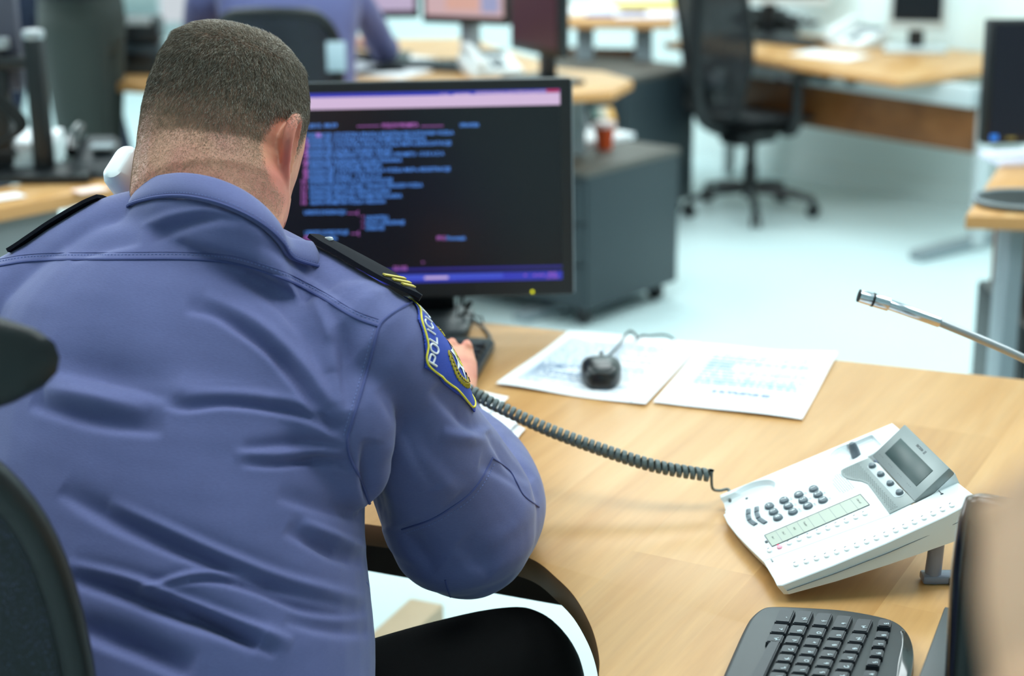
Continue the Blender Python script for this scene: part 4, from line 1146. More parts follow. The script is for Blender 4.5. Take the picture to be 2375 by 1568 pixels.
# ---- the skin: head, neck and hands as one continuous surface
HC = atd(521, 309, 1.85)                          # middle of the skull
yaw, nod, tip = math.radians(-27), math.radians(-24), math.radians(4)
HM = Matrix.Translation(HC) @ Matrix.Scale(1, 4) @ Matrix.Rotation(yaw, 4, 'Z') @ Matrix.Rotation(tip, 4, 'Y') @ Matrix.Rotation(nod, 4, 'X')   # local x right, y face, z up
def hp(x, y, z): return HM @ Vector((x, y, z))
HX = (HM.to_3x3() @ Vector((1, 0, 0))); HY = (HM.to_3x3() @ Vector((0, 1, 0))); HZ = (HM.to_3x3() @ Vector((0, 0, 1)))
sl_ = [(.110, .014, .014, .012, -.005), (.107, .036, .044, .038, -.006), (.099, .048, .064, .054, -.006), (.086, .062, .084, .070, -.004), (.062, .0700, .097, .080, -.002), (.034, .0775, .101, .086, 0), (.004, .0800, .100, .090, 0),
       (-.026, .0795, .095, .090, 0), (-.054, .0765, .089, .088, .0), (-.080, .0760, .083, .084, .002), (-.104, .0740, .078, .079, .006), (-.124, .066, .066, .070, .010), (-.138, .040, .045, .050, .020)]
rings = []
for z, a, bk, ft, oy in sl_:
    rings.append(sring(hp(0, oy, z), HX, HY, a * 1.03, bk * .97, 40, 2.15, bf=ft))
skull = loft(rings)
neckB = atd(497, 560, 1.80); neckT = hp(0, -.012, -.03)
neck = limb([neckB + Fw * .03 - Vector((0, 0, .05)), neckB, (neckB + neckT) / 2 + Fw * -.004, neckT], [.045, .074, .084, .080], lat=Lt)
nape = limb([hp(-.03, -.072, -.075), hp(0, -.078, -.082), hp(.03, -.072, -.075)], [.014, .016, .014])
nose = limb([hp(0, .088, -.005), hp(0, .100, -.035), hp(0, .112, -.05), hp(0, .092, -.056)], [.008, .009, .012, .008], n=14)
nosw = limb([hp(-.014, .094, -.052), hp(0, .100, -.05), hp(.014, .094, -.052)], [.006, .008, .006], n=12)
brow = limb([hp(-.04, .074, .022), hp(-.02, .084, .024), hp(.02, .084, .024), hp(.04, .074, .022)], [.008, .009, .009, .008], n=12)
chk = [limb([hp(s * .040, .058, -.035), hp(s * .033, .066, -.055), hp(s * .026, .068, -.080)], [.020, .021, .018], n=16) for s in (-1, 1)]
lip = limb([hp(-.024, .084, -.080), hp(0, .092, -.078), hp(.024, .084, -.080)], [.004, .007, .004], n=12)
lip2 = limb([hp(-.020, .083, -.088), hp(0, .090, -.089), hp(.020, .083, -.088)], [.004, .007, .004], n=12)
chin = limb([hp(-.016, .070, -.118), hp(0, .078, -.118), hp(.016, .070, -.118)], [.018, .021, .018], n=16)
jaw = [limb([hp(s * .066, .0, -.060), hp(s * .064, .018, -.092), hp(s * .042, .050, -.118)], [.020, .022, .02], n=16) for s in (-1, 1)]
def ear(side):
    # outline in the ear's own plane: e1 up, e2 toward the rear edge; n away from the head
    base = hp(side * .0830 if side > 0 else -.078, .004 if side > 0 else .024, -.010 if side > 0 else -.022); e1 = (HZ * 1.0 + HY * -.04).normalized()
    e2 = (HY * -.95 + HX * side * .36).normalized(); n_ = e1.cross(e2) * 1.0; n_ = n_ if n_.dot(HX * side) > 0 else -n_
    o = [(-.006, -.036), (.004, -.041), (.012, -.036), (.017, -.024), (.022, -.008), (.0285, .008), (.031, .020), (.028, .031), (.019, .038), (.008, .040), (-.002, .034), (-.006, .020)]
    e1 = e1 * .98; e2 = e2 * 1.25
    O = [tuple(p) for p in cr(o, 4, closed=True)]
    b = bmesh.new(); c0 = (.008, .002)
    R_ = []
    for f, h in ((1.0, .0035), (.97, .0062), (.88, .0066), (.80, .0035), (.62, .0015), (.35, -.004), (.05, -.006)):
        R_.append([base + e2 * (c0[0] + (p[0] - c0[0]) * f) + e1 * (c0[1] + (p[1] - c0[1]) * f) + n_ * (h + .0) for p in O])
    B2 = [[base + e2 * (c0[0] + (p[0] - c0[0]) * f) + e1 * (c0[1] + (p[1] - c0[1]) * f) + n_ * h for p in O] for f, h in ((1.0, .0), (.9, -.0025), (.6, -.008), (.3, -.013), (.05, -.014))]
    b = loft([R_[-1 - k] for k in range(len(R_))] + B2)
    helix = limb([base + e2 * x + e1 * y + n_ * .003 for x, y in ((-.003, .026), (.006, .037), (.018, .036), (.027, .027), (.0285, .014), (.024, 0), (.018, -.014), (.013, -.026), (.008, -.034))],
                 [.0036, .005, .0060, .0064, .0062, .0056, .0058, .0070, .0074], n=12, sub=4)
    lobe = limb([base + e2 * .004 + e1 * -.026, base + e2 * .009 + e1 * -.036 + n_ * .002], [.006, .0068], n=12)
    root = limb([base + e1 * .022 - n_ * .006, base + e2 * .002 - n_ * .010, base - e1 * .026 - n_ * .006], [.006, .010, .006], n=12)
    return [b, helix, lobe, root]
def fingerchain(pts_, rs): return limb(pts_, rs, n=14, sub=3)
def hand(o, X, Y, Z, curl, thumb, s=1.0, side=1):
    # X across toward the little finger, Y along the fingers, Z out of the back of the hand
    q = lambda x, y, z: o + X * (x * s) + Y * (y * s) + Z * (z * s)
    parts = [loft([sring(q(0, y, z), X, Z, w * s, t * s, 22, 2.6) for y, z, w, t in ((-.045, 0, .026, .019), (-.01, 0, .029, .019), (.02, .001, .036, .0175), (.05, .001, .041, .0155), (.078, 0, .041, .013), (.088, -.002, .036, .009))])]
    for k, (x, L_, r) in enumerate(((-.031, .078, .0088), (-.010, .086, .0092), (.011, .080, .0088), (.031, .064, .0078))):
        c = curl[k]; p = [(x, .070, 0), (x * 1.03, .084, .002)]; a = 0; y, z = .084, .002
        for seg, f in ((.48, 1.0), (.30, 1.5), (.22, 1.0)):
            a += c * f; y += math.cos(a) * L_ * seg; z -= math.sin(a) * L_ * seg; p.append((x * (1.05 + .1 * seg), y, z))
        parts.append(fingerchain([q(*v) for v in p], [r * s * 1.05, r * s * 1.12, r * s * 1.02, r * s * .95, r * s * .82]))
        parts.append(limb([q(x, .080, .009), q(x, .088, .009)], [.007 * s, .006 * s], n=10))
    parts.append(fingerchain([q(*v) for v in thumb], [.015 * s, .0135 * s, .0115 * s, .0105 * s, .0085 * s]))
    parts.append(limb([q(-.024, .0, -.010), q(-.030, .028, -.012)], [.016 * s, .014 * s], n=14))
    return parts
# right hand, resting over the near edge of the keyboard with a pen grip
ho = atd(1057, 945, 2.135)
kn = atd(1052, 855, 2.185)
Yr = (atd(1032, 832, 2.21) - ho).normalized(); Zr = (Vector((.28, -.35, .9))); Zr = (Zr - Yr * Yr.dot(Zr)).normalized(); Xr = Yr.cross(Zr).normalized()   # little-finger side to the right
rh = hand(ho + Yr * .035, Xr, Yr, Zr, (.55, .62, .68, .74), [(-.022, .0, -.008), (-.038, .028, -.016), (-.040, .056, -.030), (-.026, .078, -.042), (-.014, .092, -.050)])
wr = limb([ho - Yr * .10, ho - Yr * .03, ho + Yr * .01], [.030, .029, .027])
# left hand folded round the handset
HE = hp(-.088, -.004, -.030)                      # ear side of the head
hs_dir = (hp(-.070, .080, -.120) - hp(-.098, -.016, .010)).normalized()
lo_ = hp(-.128, .020, -.085)
Yl = (hp(-.104, -.045, -.02) - lo_).normalized()
Zl = (HX * -1.0 + HZ * -.1); Zl = (Zl - Yl * Yl.dot(Zl)).normalized(); Xl = Zl.cross(Yl).normalized()
hand_lo = atd(305, 440, pix(hp(-.09, 0, -.04))[2]) + (HY * .86 - HZ * .42 + HX * .2) * .15
Yl = (HY * -.75 + HZ * .35 + HX * .05).normalized(); Zl = (HX * -1.0); Zl = (Zl - Yl * Yl.dot(Zl)).normalized(); Xl = Zl.cross(Yl)
lh = hand(hand_lo + HX * -.012, Xl, Yl, Zl, (.75, .8, .85, .9), [(-.022, .0, -.008), (-.040, .02, -.02), (-.044, .045, -.034), (-.030, .064, -.040), (-.018, .076, -.044)], s=.96)
lw = limb([Vector((-.45, 2.0, .96)), (Vector((-.43, 1.98, 1.0)) + hand_lo) / 2, hand_lo - Yl * .02], [.034, .030, .027])
inner_ = limb([neckB + Fw * .02 - Vector((0, 0, .04)), (neckB + R_SH) / 2 - Vector((0, 0, .02)), R_SH, atd(965, 1000, 1.79), ELB, atd(1125, 1100, 2.00), ho - Yr * .08], [.03, .026, .032, .035, .040, .032, .028])
innerL = limb([neckB + Fw * .02 - Vector((0, 0, .04)), (neckB + L_SH) / 2 - Vector((0, 0, .03)), L_SH, Vector((-.555, 1.87, .97)), LELB, Vector((-.45, 2.0, .96))], [.03, .026, .032, .035, .035, .032])
core = limb([neckB + Fw * .03 - Vector((0, 0, .04)), atd(440, 850, 1.79), atd(390, 1300, 1.76), Vector((-.33, 1.55, .62))], [.04, .07, .09, .09])
body_me = remesh_obj([skull, neck, nape, nose, nosw, brow, lip, lip2, chin, wr, lw, inner_, innerL, core] + chk + jaw + ear(1) + ear(-1) + rh + lh, .0021, 5, .5)
# colour regions of skin and cropped hair by density; hair length likewise
co = get_co(body_me); no = get_no(body_me)
Hi = np.array(HM.inverted()); lc = co @ Hi[:3, :3].T + Hi[:3, 3]
def sstep(a, b_, x): t = np.clip((x - a) / (b_ - a), 0, 1); return t * t * (3 - 2 * t)
def hair_density(L_):
    x, y, z = L_[:, 0], L_[:, 1], L_[:, 2]
    hairline = np.interp(y, [-.19, -.13, -.06, -.02, .02, .045, .06, .08], [-.088, -.100, -.100, -.080, -.034, .005, .055, .075])
    d = sstep(-.016, .034, z - hairline)
    d = d * (1 - sstep(.055, .075, y + np.clip(.07 - z, 0, 1) * .6))
    d = np.where((np.abs(x) < .12) & (z > -.15) & (np.hypot(x, y) < .19), d, 0)
    # clear ring round the ears
    for s in (-1, 1):
        e = np.sqrt(((x - s * .092) / .026) ** 2 + ((y + .014) / .034) ** 2 + ((z + .014) / .046) ** 2); d = d * sstep(.85, 1.15, e)
    return d
dens = hair_density(lc)
earm = np.zeros(len(co))
for s in (-1, 1): earm = np.maximum(earm, np.clip(1.25 - np.sqrt(((lc[:, 0] - s * .104) / .018) ** 2 + ((lc[:, 1] + .024) / .040) ** 2 + ((lc[:, 2] + .024) / .045) ** 2), 0, 1))
blot = earm
thick = dens * (.42 + .58 * sstep(-.11, .085, lc[:, 2] + .018 * vnoise(co, 70, 12)))
ca = body_me.color_attributes.new('scalp', 'FLOAT_COLOR', 'POINT')
ca.data.foreach_set('color', np.stack([thick, blot, dens, np.ones(len(co))], 1).astype(np.float32).ravel())
msk = bpy.data.materials.new('skin'); msk.use_nodes = True; nt = msk.node_tree; N = nt.nodes.new; Lk = nt.links.new; pb = nt.nodes['Principled BSDF']
pb.inputs['Roughness'].default_value = .5; pb.inputs['Subsurface Weight'].default_value = .25; pb.inputs['Subsurface Radius'].default_value = (1, .35, .2); pb.inputs['Subsurface Scale'].default_value = .004; pb.inputs['Specular IOR Level'].default_value = .35
tc = N('ShaderNodeTexCoord'); n1 = N('ShaderNodeTexNoise'); n1.inputs['Scale'].default_value = 28; n1.inputs['Detail'].default_value = 5
mx = N('ShaderNodeMix'); mx.data_type = 'RGBA'; mx.inputs[6].default_value = sl((222, 158, 130)); mx.inputs[7].default_value = sl((206, 122, 106))
rr = N('ShaderNodeMapRange'); rr.inputs[1].default_value = .42; rr.inputs[2].default_value = .72
at = N('ShaderNodeAttribute'); at.attribute_name = 'scalp'; sp = N('ShaderNodeSeparateColor'); mr_ = N('ShaderNodeMix'); mr_.data_type = 'RGBA'; mr_.inputs[7].default_value = sl((206, 108, 98))
n3 = N('ShaderNodeTexNoise'); n3.inputs['Scale'].default_value = 420; n3.inputs['Detail'].default_value = 4
mh_ = N('ShaderNodeMix'); mh_.data_type = 'RGBA'; mh_.inputs[6].default_value = sl((104, 84, 72)); mh_.inputs[7].default_value = sl((158, 130, 106))
mm = N('ShaderNodeMix'); mm.data_type = 'RGBA'; ml = N('ShaderNodeMath'); ml.operation = 'MULTIPLY'; ml.inputs[1].default_value = .78
bp = N('ShaderNodeBump'); bp.inputs['Strength'].default_value = .25; bp.inputs['Distance'].default_value = .0006
Lk(tc.outputs['Object'], n1.inputs['Vector']); Lk(n1.outputs['Fac'], rr.inputs[0]); Lk(rr.outputs[0], mx.inputs[0]); Lk(at.outputs['Color'], sp.inputs[0])
Lk(tc.outputs['Object'], n3.inputs['Vector']); Lk(n3.outputs['Fac'], mh_.inputs[0]); Lk(sp.outputs[0], ml.inputs[0]); Lk(ml.outputs[0], mm.inputs[0]); Lk(sp.outputs[1], mr_.inputs[0]); Lk(mx.outputs[2], mr_.inputs[6]); Lk(mr_.outputs[2], mm.inputs[6]); Lk(mh_.outputs[2], mm.inputs[7]); Lk(mm.outputs[2], pb.inputs['Base Color'])
Lk(n3.outputs['Fac'], bp.inputs['Height']); Lk(bp.outputs['Normal'], pb.inputs['Normal'])
M_SKIN = msk
body = obj('body', body_me, M_SKIN, man)
for s in (-1, 1):
    obj('eye', lathe([(.0001, -.011), (.008, -.008), (.011, 0), (.008, .008), (.0001, .011)], n=16, M=Matrix.Translation(hp(s * .031, .0755, .002))), mat('eye_white', (230, 226, 222), .2), man)
    obj('eyebrow', tube([hp(s * .014, .093, .028), hp(s * .028, .088, .032), hp(s * .042, .078, .028)], .0028, n=8), mat('eyebrow_hair', (84, 66, 52), .8), man)
# ---- cropped hair, strand by strand
me = body_me; me.calc_loop_triangles()
tri = np.empty(len(me.loop_triangles) * 3, int); me.loop_triangles.foreach_get('vertices', tri); tri = tri.reshape(-1, 3)
td = thick[tri].mean(1); keep = td > .03; tri = tri[keep]; td = td[keep]
A_, B_v, C_v = co[tri[:, 0]], co[tri[:, 1]], co[tri[:, 2]]
ar = np.linalg.norm(np.cross(B_v - A_, C_v - A_), axis=1) / 2; pr = ar * (td ** .6); pr /= pr.sum()
NH = 85000
ix = rng.choice(len(tri), NH, p=pr); r1, r2 = rng.random(NH), rng.random(NH); fl_ = r1 + r2 > 1; r1[fl_] = 1 - r1[fl_]; r2[fl_] = 1 - r2[fl_]
rootp = A_[ix] + (B_v - A_)[ix] * r1[:, None] + (C_v - A_)[ix] * r2[:, None]; nn = no[tri[:, 0]][ix]
lr = rootp @ Hi[:3, :3].T + Hi[:3, 3]
ln = .0016 + .0080 * sstep(-.04, .08, lr[:, 2]) * td[ix] + .0010 * rng.random(NH)
down = np.array(-HZ * 1.0 + HY * -.12); fwdv = np.array(HY)
gz = sstep(.06, .12, lr[:, 2])[:, None]
flow = down * (1 - gz) + (fwdv * .2 + np.array(-HX) * .5) * gz + rng.normal(size=(NH, 3)) * .30
flow -= nn * (flow * nn).sum(1)[:, None]; flow /= np.linalg.norm(flow, axis=1)[:, None]
lift = .42 + .35 * rng.random(NH)[:, None]
d1 = nn * lift + flow; d1 /= np.linalg.norm(d1, axis=1)[:, None]; d2 = nn * (lift * .35) + flow; d2 /= np.linalg.norm(d2, axis=1)[:, None]
sd = np.cross(d1, nn); sd /= np.linalg.norm(sd, axis=1)[:, None]; up_ = np.cross(sd, d1)
fade = 1 - sstep(-.055, .045, lr[:, 2] + .02 * vnoise(rootp, 60, 31))
w0 = ((.00010 + .00006 * rng.random(NH)) * (1 - .35 * fade))[:, None]
V = []
for c_, w_ in ((rootp - nn * .0003, w0 * 1.15), (rootp + d1 * (ln * .5)[:, None], w0)):
    for k in range(3): V.append(c_ + (sd * math.cos(2.094 * k) + up_ * math.sin(2.094 * k)) * w_)
V.append(rootp + d1 * (ln * .5)[:, None] + d2 * (ln * .5)[:, None])
V = np.stack(V, 1).reshape(-1, 3)
fq = []
for k in range(3): fq.append([k, (k + 1) % 3, 3 + (k + 1) % 3, 3 + k])
ft_ = [[3 + k, 3 + (k + 1) % 3, 6] for k in range(3)]
offs = (np.arange(NH) * 7)[:, None, None]
Q = (np.array(fq)[None] + offs).reshape(-1); T = (np.array(ft_)[None] + offs).reshape(-1)
hm = bpy.data.meshes.new('hair'); hm.vertices.add(len(V)); hm.vertices.foreach_set('co', V.ravel())
nq, ntri = NH * 3, NH * 3
hm.loops.add(len(Q) + len(T)); hm.loops.foreach_set('vertex_index', np.concatenate([Q, T]).astype(np.int32))
hm.polygons.add(nq + ntri); hm.polygons.foreach_set('loop_start', np.concatenate([np.arange(nq) * 4, nq * 4 + np.arange(ntri) * 3]).astype(np.int32))
hm.update(calc_edges=True); fa_ = hm.color_attributes.new('fade', 'FLOAT_COLOR', 'POINT'); fa_.data.foreach_set('color', np.repeat(np.stack([fade, fade, fade, np.ones(NH)], 1), 7, axis=0).astype(np.float32).ravel()); hm.polygons.foreach_set('use_smooth', [True] * (nq + ntri))
mhr = bpy.data.materials.new('cropped_greying_hair'); mhr.use_nodes = True; nt = mhr.node_tree; N = nt.nodes.new; Lk = nt.links.new; pb = nt.nodes['Principled BSDF']
g = N('ShaderNodeNewGeometry'); rp = N('ShaderNodeValToRGB'); el = rp.color_ramp.elements; el[0].position = 0; el[0].color = sl((70, 60, 50)); el[1].position = 1; el[1].color = sl((214, 208, 196))
for p_, c_ in ((.4, (104, 90, 74)), (.68, (138, 122, 102)), (.86, (172, 162, 146))): k = el.new(p_); k.color = sl(c_)
af = N('ShaderNodeAttribute'); af.attribute_name = 'fade'; fm = N('ShaderNodeMix'); fm.data_type = 'RGBA'; fm.inputs[7].default_value = sl((188, 160, 130)); fs = N('ShaderNodeMath'); fs.operation = 'MULTIPLY'; fs.inputs[1].default_value = .75
Lk(g.outputs['Random Per Island'], rp.inputs[0]); Lk(af.outputs['Fac'], fs.inputs[0]); Lk(fs.outputs[0], fm.inputs[0]); Lk(rp.outputs[0], fm.inputs[6]); Lk(fm.outputs[2], pb.inputs['Base Color']); pb.inputs['Roughness'].default_value = .38; pb.inputs['Specular IOR Level'].default_value = .5
obj('cropped_hair', hm, mhr, man)

# ---- the handset
hset = thing('telephone_handset', hp(-.10, .02, -.05), 'white telephone handset held against the man\'s left ear', 'phone')
h0 = atd(297, 394, pix(hp(-.09, 0, -.04))[2] - .004); h1_ = h0 + (HY * .86 - HZ * .42 + HX * .16) * .165; axh = (h1_ - h0).normalized(); side_h = (HX * -1 - axh * axh.dot(HX * -1)).normalized(); wid_h = axh.cross(side_h)
L_h = (h1_ - h0).length
def hring(t_, off, w, th_): 
    c = h0 + axh * (L_h * t_) + side_h * off
    return [c + wid_h * x + side_h * y for x, y in rrect(w, th_, min(w, th_) * .38, 4)]
prof = [(-.10, .004, .034, .016), (-.085, .004, .044, .026), (-.02, .006, .049, .036), (.10, .008, .049, .038), (.22, .014, .044, .030), (.38, .022, .038, .022), (.60, .022, .037, .021), (.76, .014, .042, .030), (.90, .008, .047, .034), (1.02, .006, .046, .030), (1.07, .006, .036, .018)]
obj('handset_shell', loft([hring(*p) for p in prof]), M_PH, hset, angle=50)
obj('shell_seam', tube([h0 + axh * (L_h * p[0]) + side_h * (p[1]) + wid_h * (p[2] / 2 + .0001) for p in prof[1:-1]], .0005, n=6), M_PHG, hset)
# ------------------------------------------------------------------ mesh-back office chairs
def mesh_chair(root, M, headrest=True, seat_z=.48, back_h=.56, arms=True, back_w=.46, tilt=10, wheels_rot=0):
    T = lambda *p: M @ Vector(p)
    def put(name, b, m, parent=root, **k): b.transform(M); return obj(name, b, m, parent, **k)
    # local: x right, y forward (toward the front of the seat), z up, origin on the floor under the seat
    rings = []
    for k in range(13):
        t_ = k / 12; y = -.23 + .47 * t_; w = .25 - .03 * abs(2 * t_ - 1) ** 2; z = seat_z + .012 * math.cos(PI * t_) - .03 * max(0, t_ - .75) * 4 * .5
        rings.append([Vector((x, y + yy * 0, z + zz)) for x, zz in [(w * c, .022 * s_ + .018 * abs(c) ** 3) for c, s_ in [(math.cos(2 * PI * a / 24), math.sin(2 * PI * a / 24)) for a in range(24)]] for yy in (0,)])
    put('seat', loft(rings), M_NET)
    put('seat_pan', box((0, 0, seat_z - .045), (.34, .34, .05), .02), M_BLACK)
    tl_ = math.tan(math.radians(tilt)); zb = seat_z + .04
    def bk(x, z): return Vector((x, -.24 - (z - zb) * tl_ - .05 * (1 - (2 * x / back_w) ** 2) + .05 * math.sin((z - zb) / back_h * PI * 1.0), z))
    half = back_w / 2
    fr = [(-half * .62, 0), (-half * .80, .18), (-half * .95, .36), (-half, .62), (-half * .96, .84), (-half * .72, .97), (-half * .3, 1.0), (half * .3, 1.0), (half * .72, .97), (half * .96, .84), (half, .62), (half * .95, .36), (half * .80, .18), (half * .62, 0)]
    P = [bk(x, zb + z * back_h) for x, z in fr]
    put('back_frame', tube(cr(P, 6, closed=True), .0145, n=12, closed=True), M_BLACK)
    b = bmesh.new(); G = []
    for j in range(15):
        z = .02 + .96 * j / 14; w = np.interp(z, [0, .18, .36, .62, .84, .97, 1.0], [half * .62, half * .80, half * .95, half, half * .96, half * .72, half * .5])
        G.append([b.verts.new(bk(w * (2 * i / 14 - 1) * .98, zb + z * back_h)) for i in range(15)])
    for j in range(14):
        for i in range(14): b.faces.new((G[j][i], G[j][i + 1], G[j + 1][i + 1], G[j + 1][i]))
    net = put('back_net', b, M_NETA)
    sp_ = [Vector((0, -.20, seat_z - .05)), Vector((0, -.32, seat_z + .02)), Vector((0, -.35 - .1 * tl_, seat_z + .16)), Vector((0, -.335 - .3 * tl_, seat_z + .36)), bk(0, zb + back_h * .8) + Vector((0, -.02, 0))]
    put('back_spine', tube(cr(sp_, 6), .022, n=12, flat=(1.5, .7)), M_BLACK)
    put('lumbar_pad', box((0, -.30 - .12 * tl_ * 1.5, seat_z + .20), (.26, .02, .07), .009), M_DARK)
    if headrest:
        c = bk(0, zb + back_h + .048) + Vector((0, .02, 0)); rr_ = []
        put('headrest_stem', tube(cr([bk(0, zb + back_h * .9) + Vector((0, -.01, 0)), bk(0, zb + back_h * 1.03) + Vector((0, -.035, 0)), c + Vector((0, -.03, 0))], 5), .014, n=10), M_BLACK)
        for k in range(15):
            z = -.052 * math.cos(PI * k / 14); w = .198 * max(.02, 1 - (abs(z) / .0525) ** 2.4) ** (1 / 2.2); th_ = .010 + .016 * max(0, 1 - (z / .053) ** 2) ** .5
            rr_.append([c + Vector((w * cc, th_ * ss + .035 * (w * cc / .15) ** 2, z)) for cc, ss in [(math.cos(2 * PI * q / 28), math.sin(2 * PI * q / 28)) for q in range(28)]])
        put('headrest', loft(rr_), M_BLACK, angle=60)
    if arms:
        for s in (-1, 1):
            put('arm_post', tube(cr([(s * .20, 0, seat_z - .05), (s * .275, -.01, seat_z - .03), (s * .29, -.01, seat_z + .08), (s * .285, -.01, seat_z + .20)], 5), .017, n=10, flat=(1, 1.5)), M_BLACK)
            put('arm_pad', box((s * .28, .02, seat_z + .215), (.085, .26, .028), .012, seg=3), M_DARK)
    put('tilt_mechanism', box((0, -.02, seat_z - .095), (.15, .26, .06), .02), M_BLACK)
    b = cyl((0, 0, .10), (0, 0, seat_z - .10), .026); cyl((0, 0, .08), (0, 0, .24), .034, bm=b); put('gas_lift', b, M_BLACK)
    for k in range(5):
        a = wheels_rot + 2 * PI * k / 5; d = Vector((math.cos(a), math.sin(a), 0))
        put('base_arm', tube(cr([Vector((0, 0, .12)) + d * .02, Vector((0, 0, .115)) + d * .15, Vector((0, 0, .085)) + d * .31], 5), [.026] * 5 + [.022] * 3 + [.018] * 3, n=10, flat=(1, .8)), M_BLACK)
        q = d * .31; n2 = Vector((-d.y, d.x, 0)); b = bmesh.new()
        for s in (-1, 1): cyl(q + Vector((0, 0, .031)) + n2 * (.008 * s), q + Vector((0, 0, .031)) + n2 * (.024 * s), .031, n=20, bm=b, bev=.004)
        box((q.x, q.y, .065), (.03, .03, .03), .01, bm=b)
        put('caster', b, M_BLACK)
M_NETA = bpy.data.materials.new('chair_back_net'); M_NETA.use_nodes = True
nt = M_NETA.node_tree; N = nt.nodes.new; Lk = nt.links.new; pb = nt.nodes['Principled BSDF']; pb.inputs['Base Color'].default_value = sl((24, 28, 32)); pb.inputs['Roughness'].default_value = .6
tc = N('ShaderNodeTexCoord'); mp = N('ShaderNodeMapping'); mp.inputs['Scale'].default_value = (620, 620, 620); w1_ = N('ShaderNodeTexVoronoi'); w1_.feature = 'DISTANCE_TO_EDGE'; w1_.inputs['Scale'].default_value = 1
mt_ = N('ShaderNodeMath'); mt_.operation = 'LESS_THAN'; mt_.inputs[1].default_value = .34
Lk(tc.outputs['Object'], mp.inputs[0]); Lk(mp.outputs[0], w1_.inputs[0]); Lk(w1_.outputs['Distance'], mt_.inputs[0]); Lk(mt_.outputs[0], pb.inputs['Alpha'])

# the man's own chair: it shows at the left edge in front of his back
cz = math.radians(-15)
own_loc = (-.458, 1.53, 0); CM = Matrix.Translation((-.458, 1.53, 0)) @ Matrix.Rotation(cz, 4, 'Z')
own = thing('office_chair', own_loc, 'black mesh office chair with headrest that the uniformed man sits on', 'chair')
mesh_chair(own, CM, headrest=True, seat_z=.46, back_h=.612, back_w=.32, tilt=4, arms=False)

# the empty chair in the middle distance
bc_ = Vector((.94, 6.66, 0))
far_chair = thing('office_chair', bc_, 'empty black mesh chair with armrests standing on the pale open floor', 'chair')
mesh_chair(far_chair, Matrix.Translation(bc_) @ Matrix.Rotation(math.radians(-52), 4, 'Z') @ Matrix.Scale(.82, 4), headrest=False, seat_z=.47, back_h=.72, back_w=.46, tilt=10, wheels_rot=math.radians(-40))

# ------------------------------------------------------------------ pedestal cabinets
def pedestal(c, U_, V_, w, d, h, label, front='v'):
    o = thing('pedestal_cabinet', c, label, 'cabinet'); M = frame(c, U_, V_)
    def put(name, b, m, parent=o): b.transform(M); return obj(name, b, m, parent)
    put('carcass', box((w / 2, d / 2, .06 + (h - .08) / 2), (w, d, h - .08), .004), M_CAB)
    put('top', box((w / 2, d / 2, h - .011), (w + .006, d + .006, .022), .004), M_CABTOP)
    for k in range(3):
        dr = put('drawer', box((-.009, d / 2, .08 + (h - .12) / 3 * (k + .5)), (.018, d - .01, (h - .12) / 3 - .006), .003), M_CAB)
        put('handle', box((-.022, d / 2, .08 + (h - .12) / 3 * (k + .82)), (.012, .12, .012), .004), M_GREY, dr)
    for x in (.05, w - .05):
        for y in (.05, d - .05):
            b = cyl((x - .012, y, .028), (x + .012, y, .028), .028, n=18, bev=.003); box((x, y, .05), (.02, .03, .03), .004, bm=b); put('caster', b, M_BLACK)
    return o
pc0 = onz(1360, 738, .04); pU = Vector((-.72, .694, 0)).normalized(); pV = Vector((.66, .75, 0)).normalized()
pc0.z = 0
pedestal(pc0, pV, pU, .47, .80, .50, 'charcoal mobile cabinet with papers and an orange cup on it, right behind the lit monitor')
pc1 = Vector((.42, 6.35, 0)); pedestal(pc1, pV, pU, .45, .60, .58, 'charcoal cabinet beside the empty mesh chair, behind the wooden desk tip')
cupc = onz(1402, 345, .50)
cup = thing('paper_cup', cupc, 'small orange paper cup with pale lid standing on the charcoal cabinet', 'cup')
obj('cup_body', lathe([(.024, 0), (.034, .075), (.033, .076), (.023, .003)], n=28, M=Matrix.Translation(cupc)), M_RED, cup)
obj('lid', lathe([(.036, .072), (.037, .080), (.033, .086), (.0301, .084)], n=28, M=Matrix.Translation(cupc)), mat('pale_lid', (226, 206, 206), .4), cup)
def flat_paper(c, size, rz, label, m=M_PAPER, n=3, name='paper_stack', th_=.0012, cat='paper', group=None):
    b = bmesh.new()
    box((0, 0, th_ * n / 2 + .0005), (size[0], size[1], th_ * n), .0004, M=Matrix.Translation(c) @ Matrix.Rotation(rz, 4, 'Z'), bm=b)
    G = bmesh.new()
    o = obj(name, b, m); G.free(); return tag(o, label, cat, group)
flat_paper(onz(1345, 325, .50), (.21, .297), math.radians(-48), 'white papers beside the orange cup on the charcoal cabinet', n=14)

# ------------------------------------------------------------------ desks further back
def desk_poly(name, pts, z, label, legs=(), loc=None, panel=None, m=M_WOOD, th_=.028):
    c = sum((Vector((p[0], p[1], 0)) for p in pts), Vector()) / len(pts)
    o = thing(name, c, label, 'desk')
    b = prism(pts, z - th_, z, bev=.002)
    for f in b.faces: f.material_index = 0 if f.normal.z > .5 else 1
    obj('desktop', b, [m, M_EDGE2], o)
    for (x, y, kind) in legs:
        if kind == 'post': b = box((x, y, (z - th_) / 2 + .01), (.07, .05, z - th_ - .02), .006); box((x, y, .015), (.5, .06, .03), .006, M=Matrix.Translation((x, y, 0)) @ Matrix.Rotation(math.radians(45), 4, 'Z') @ Matrix.Translation((-x, -y, 0)), bm=b)
        obj('leg', b, M_GREY, o)
    return o
M_EDGE2 = mat('beech_edge_light', (206, 150, 92), .5)
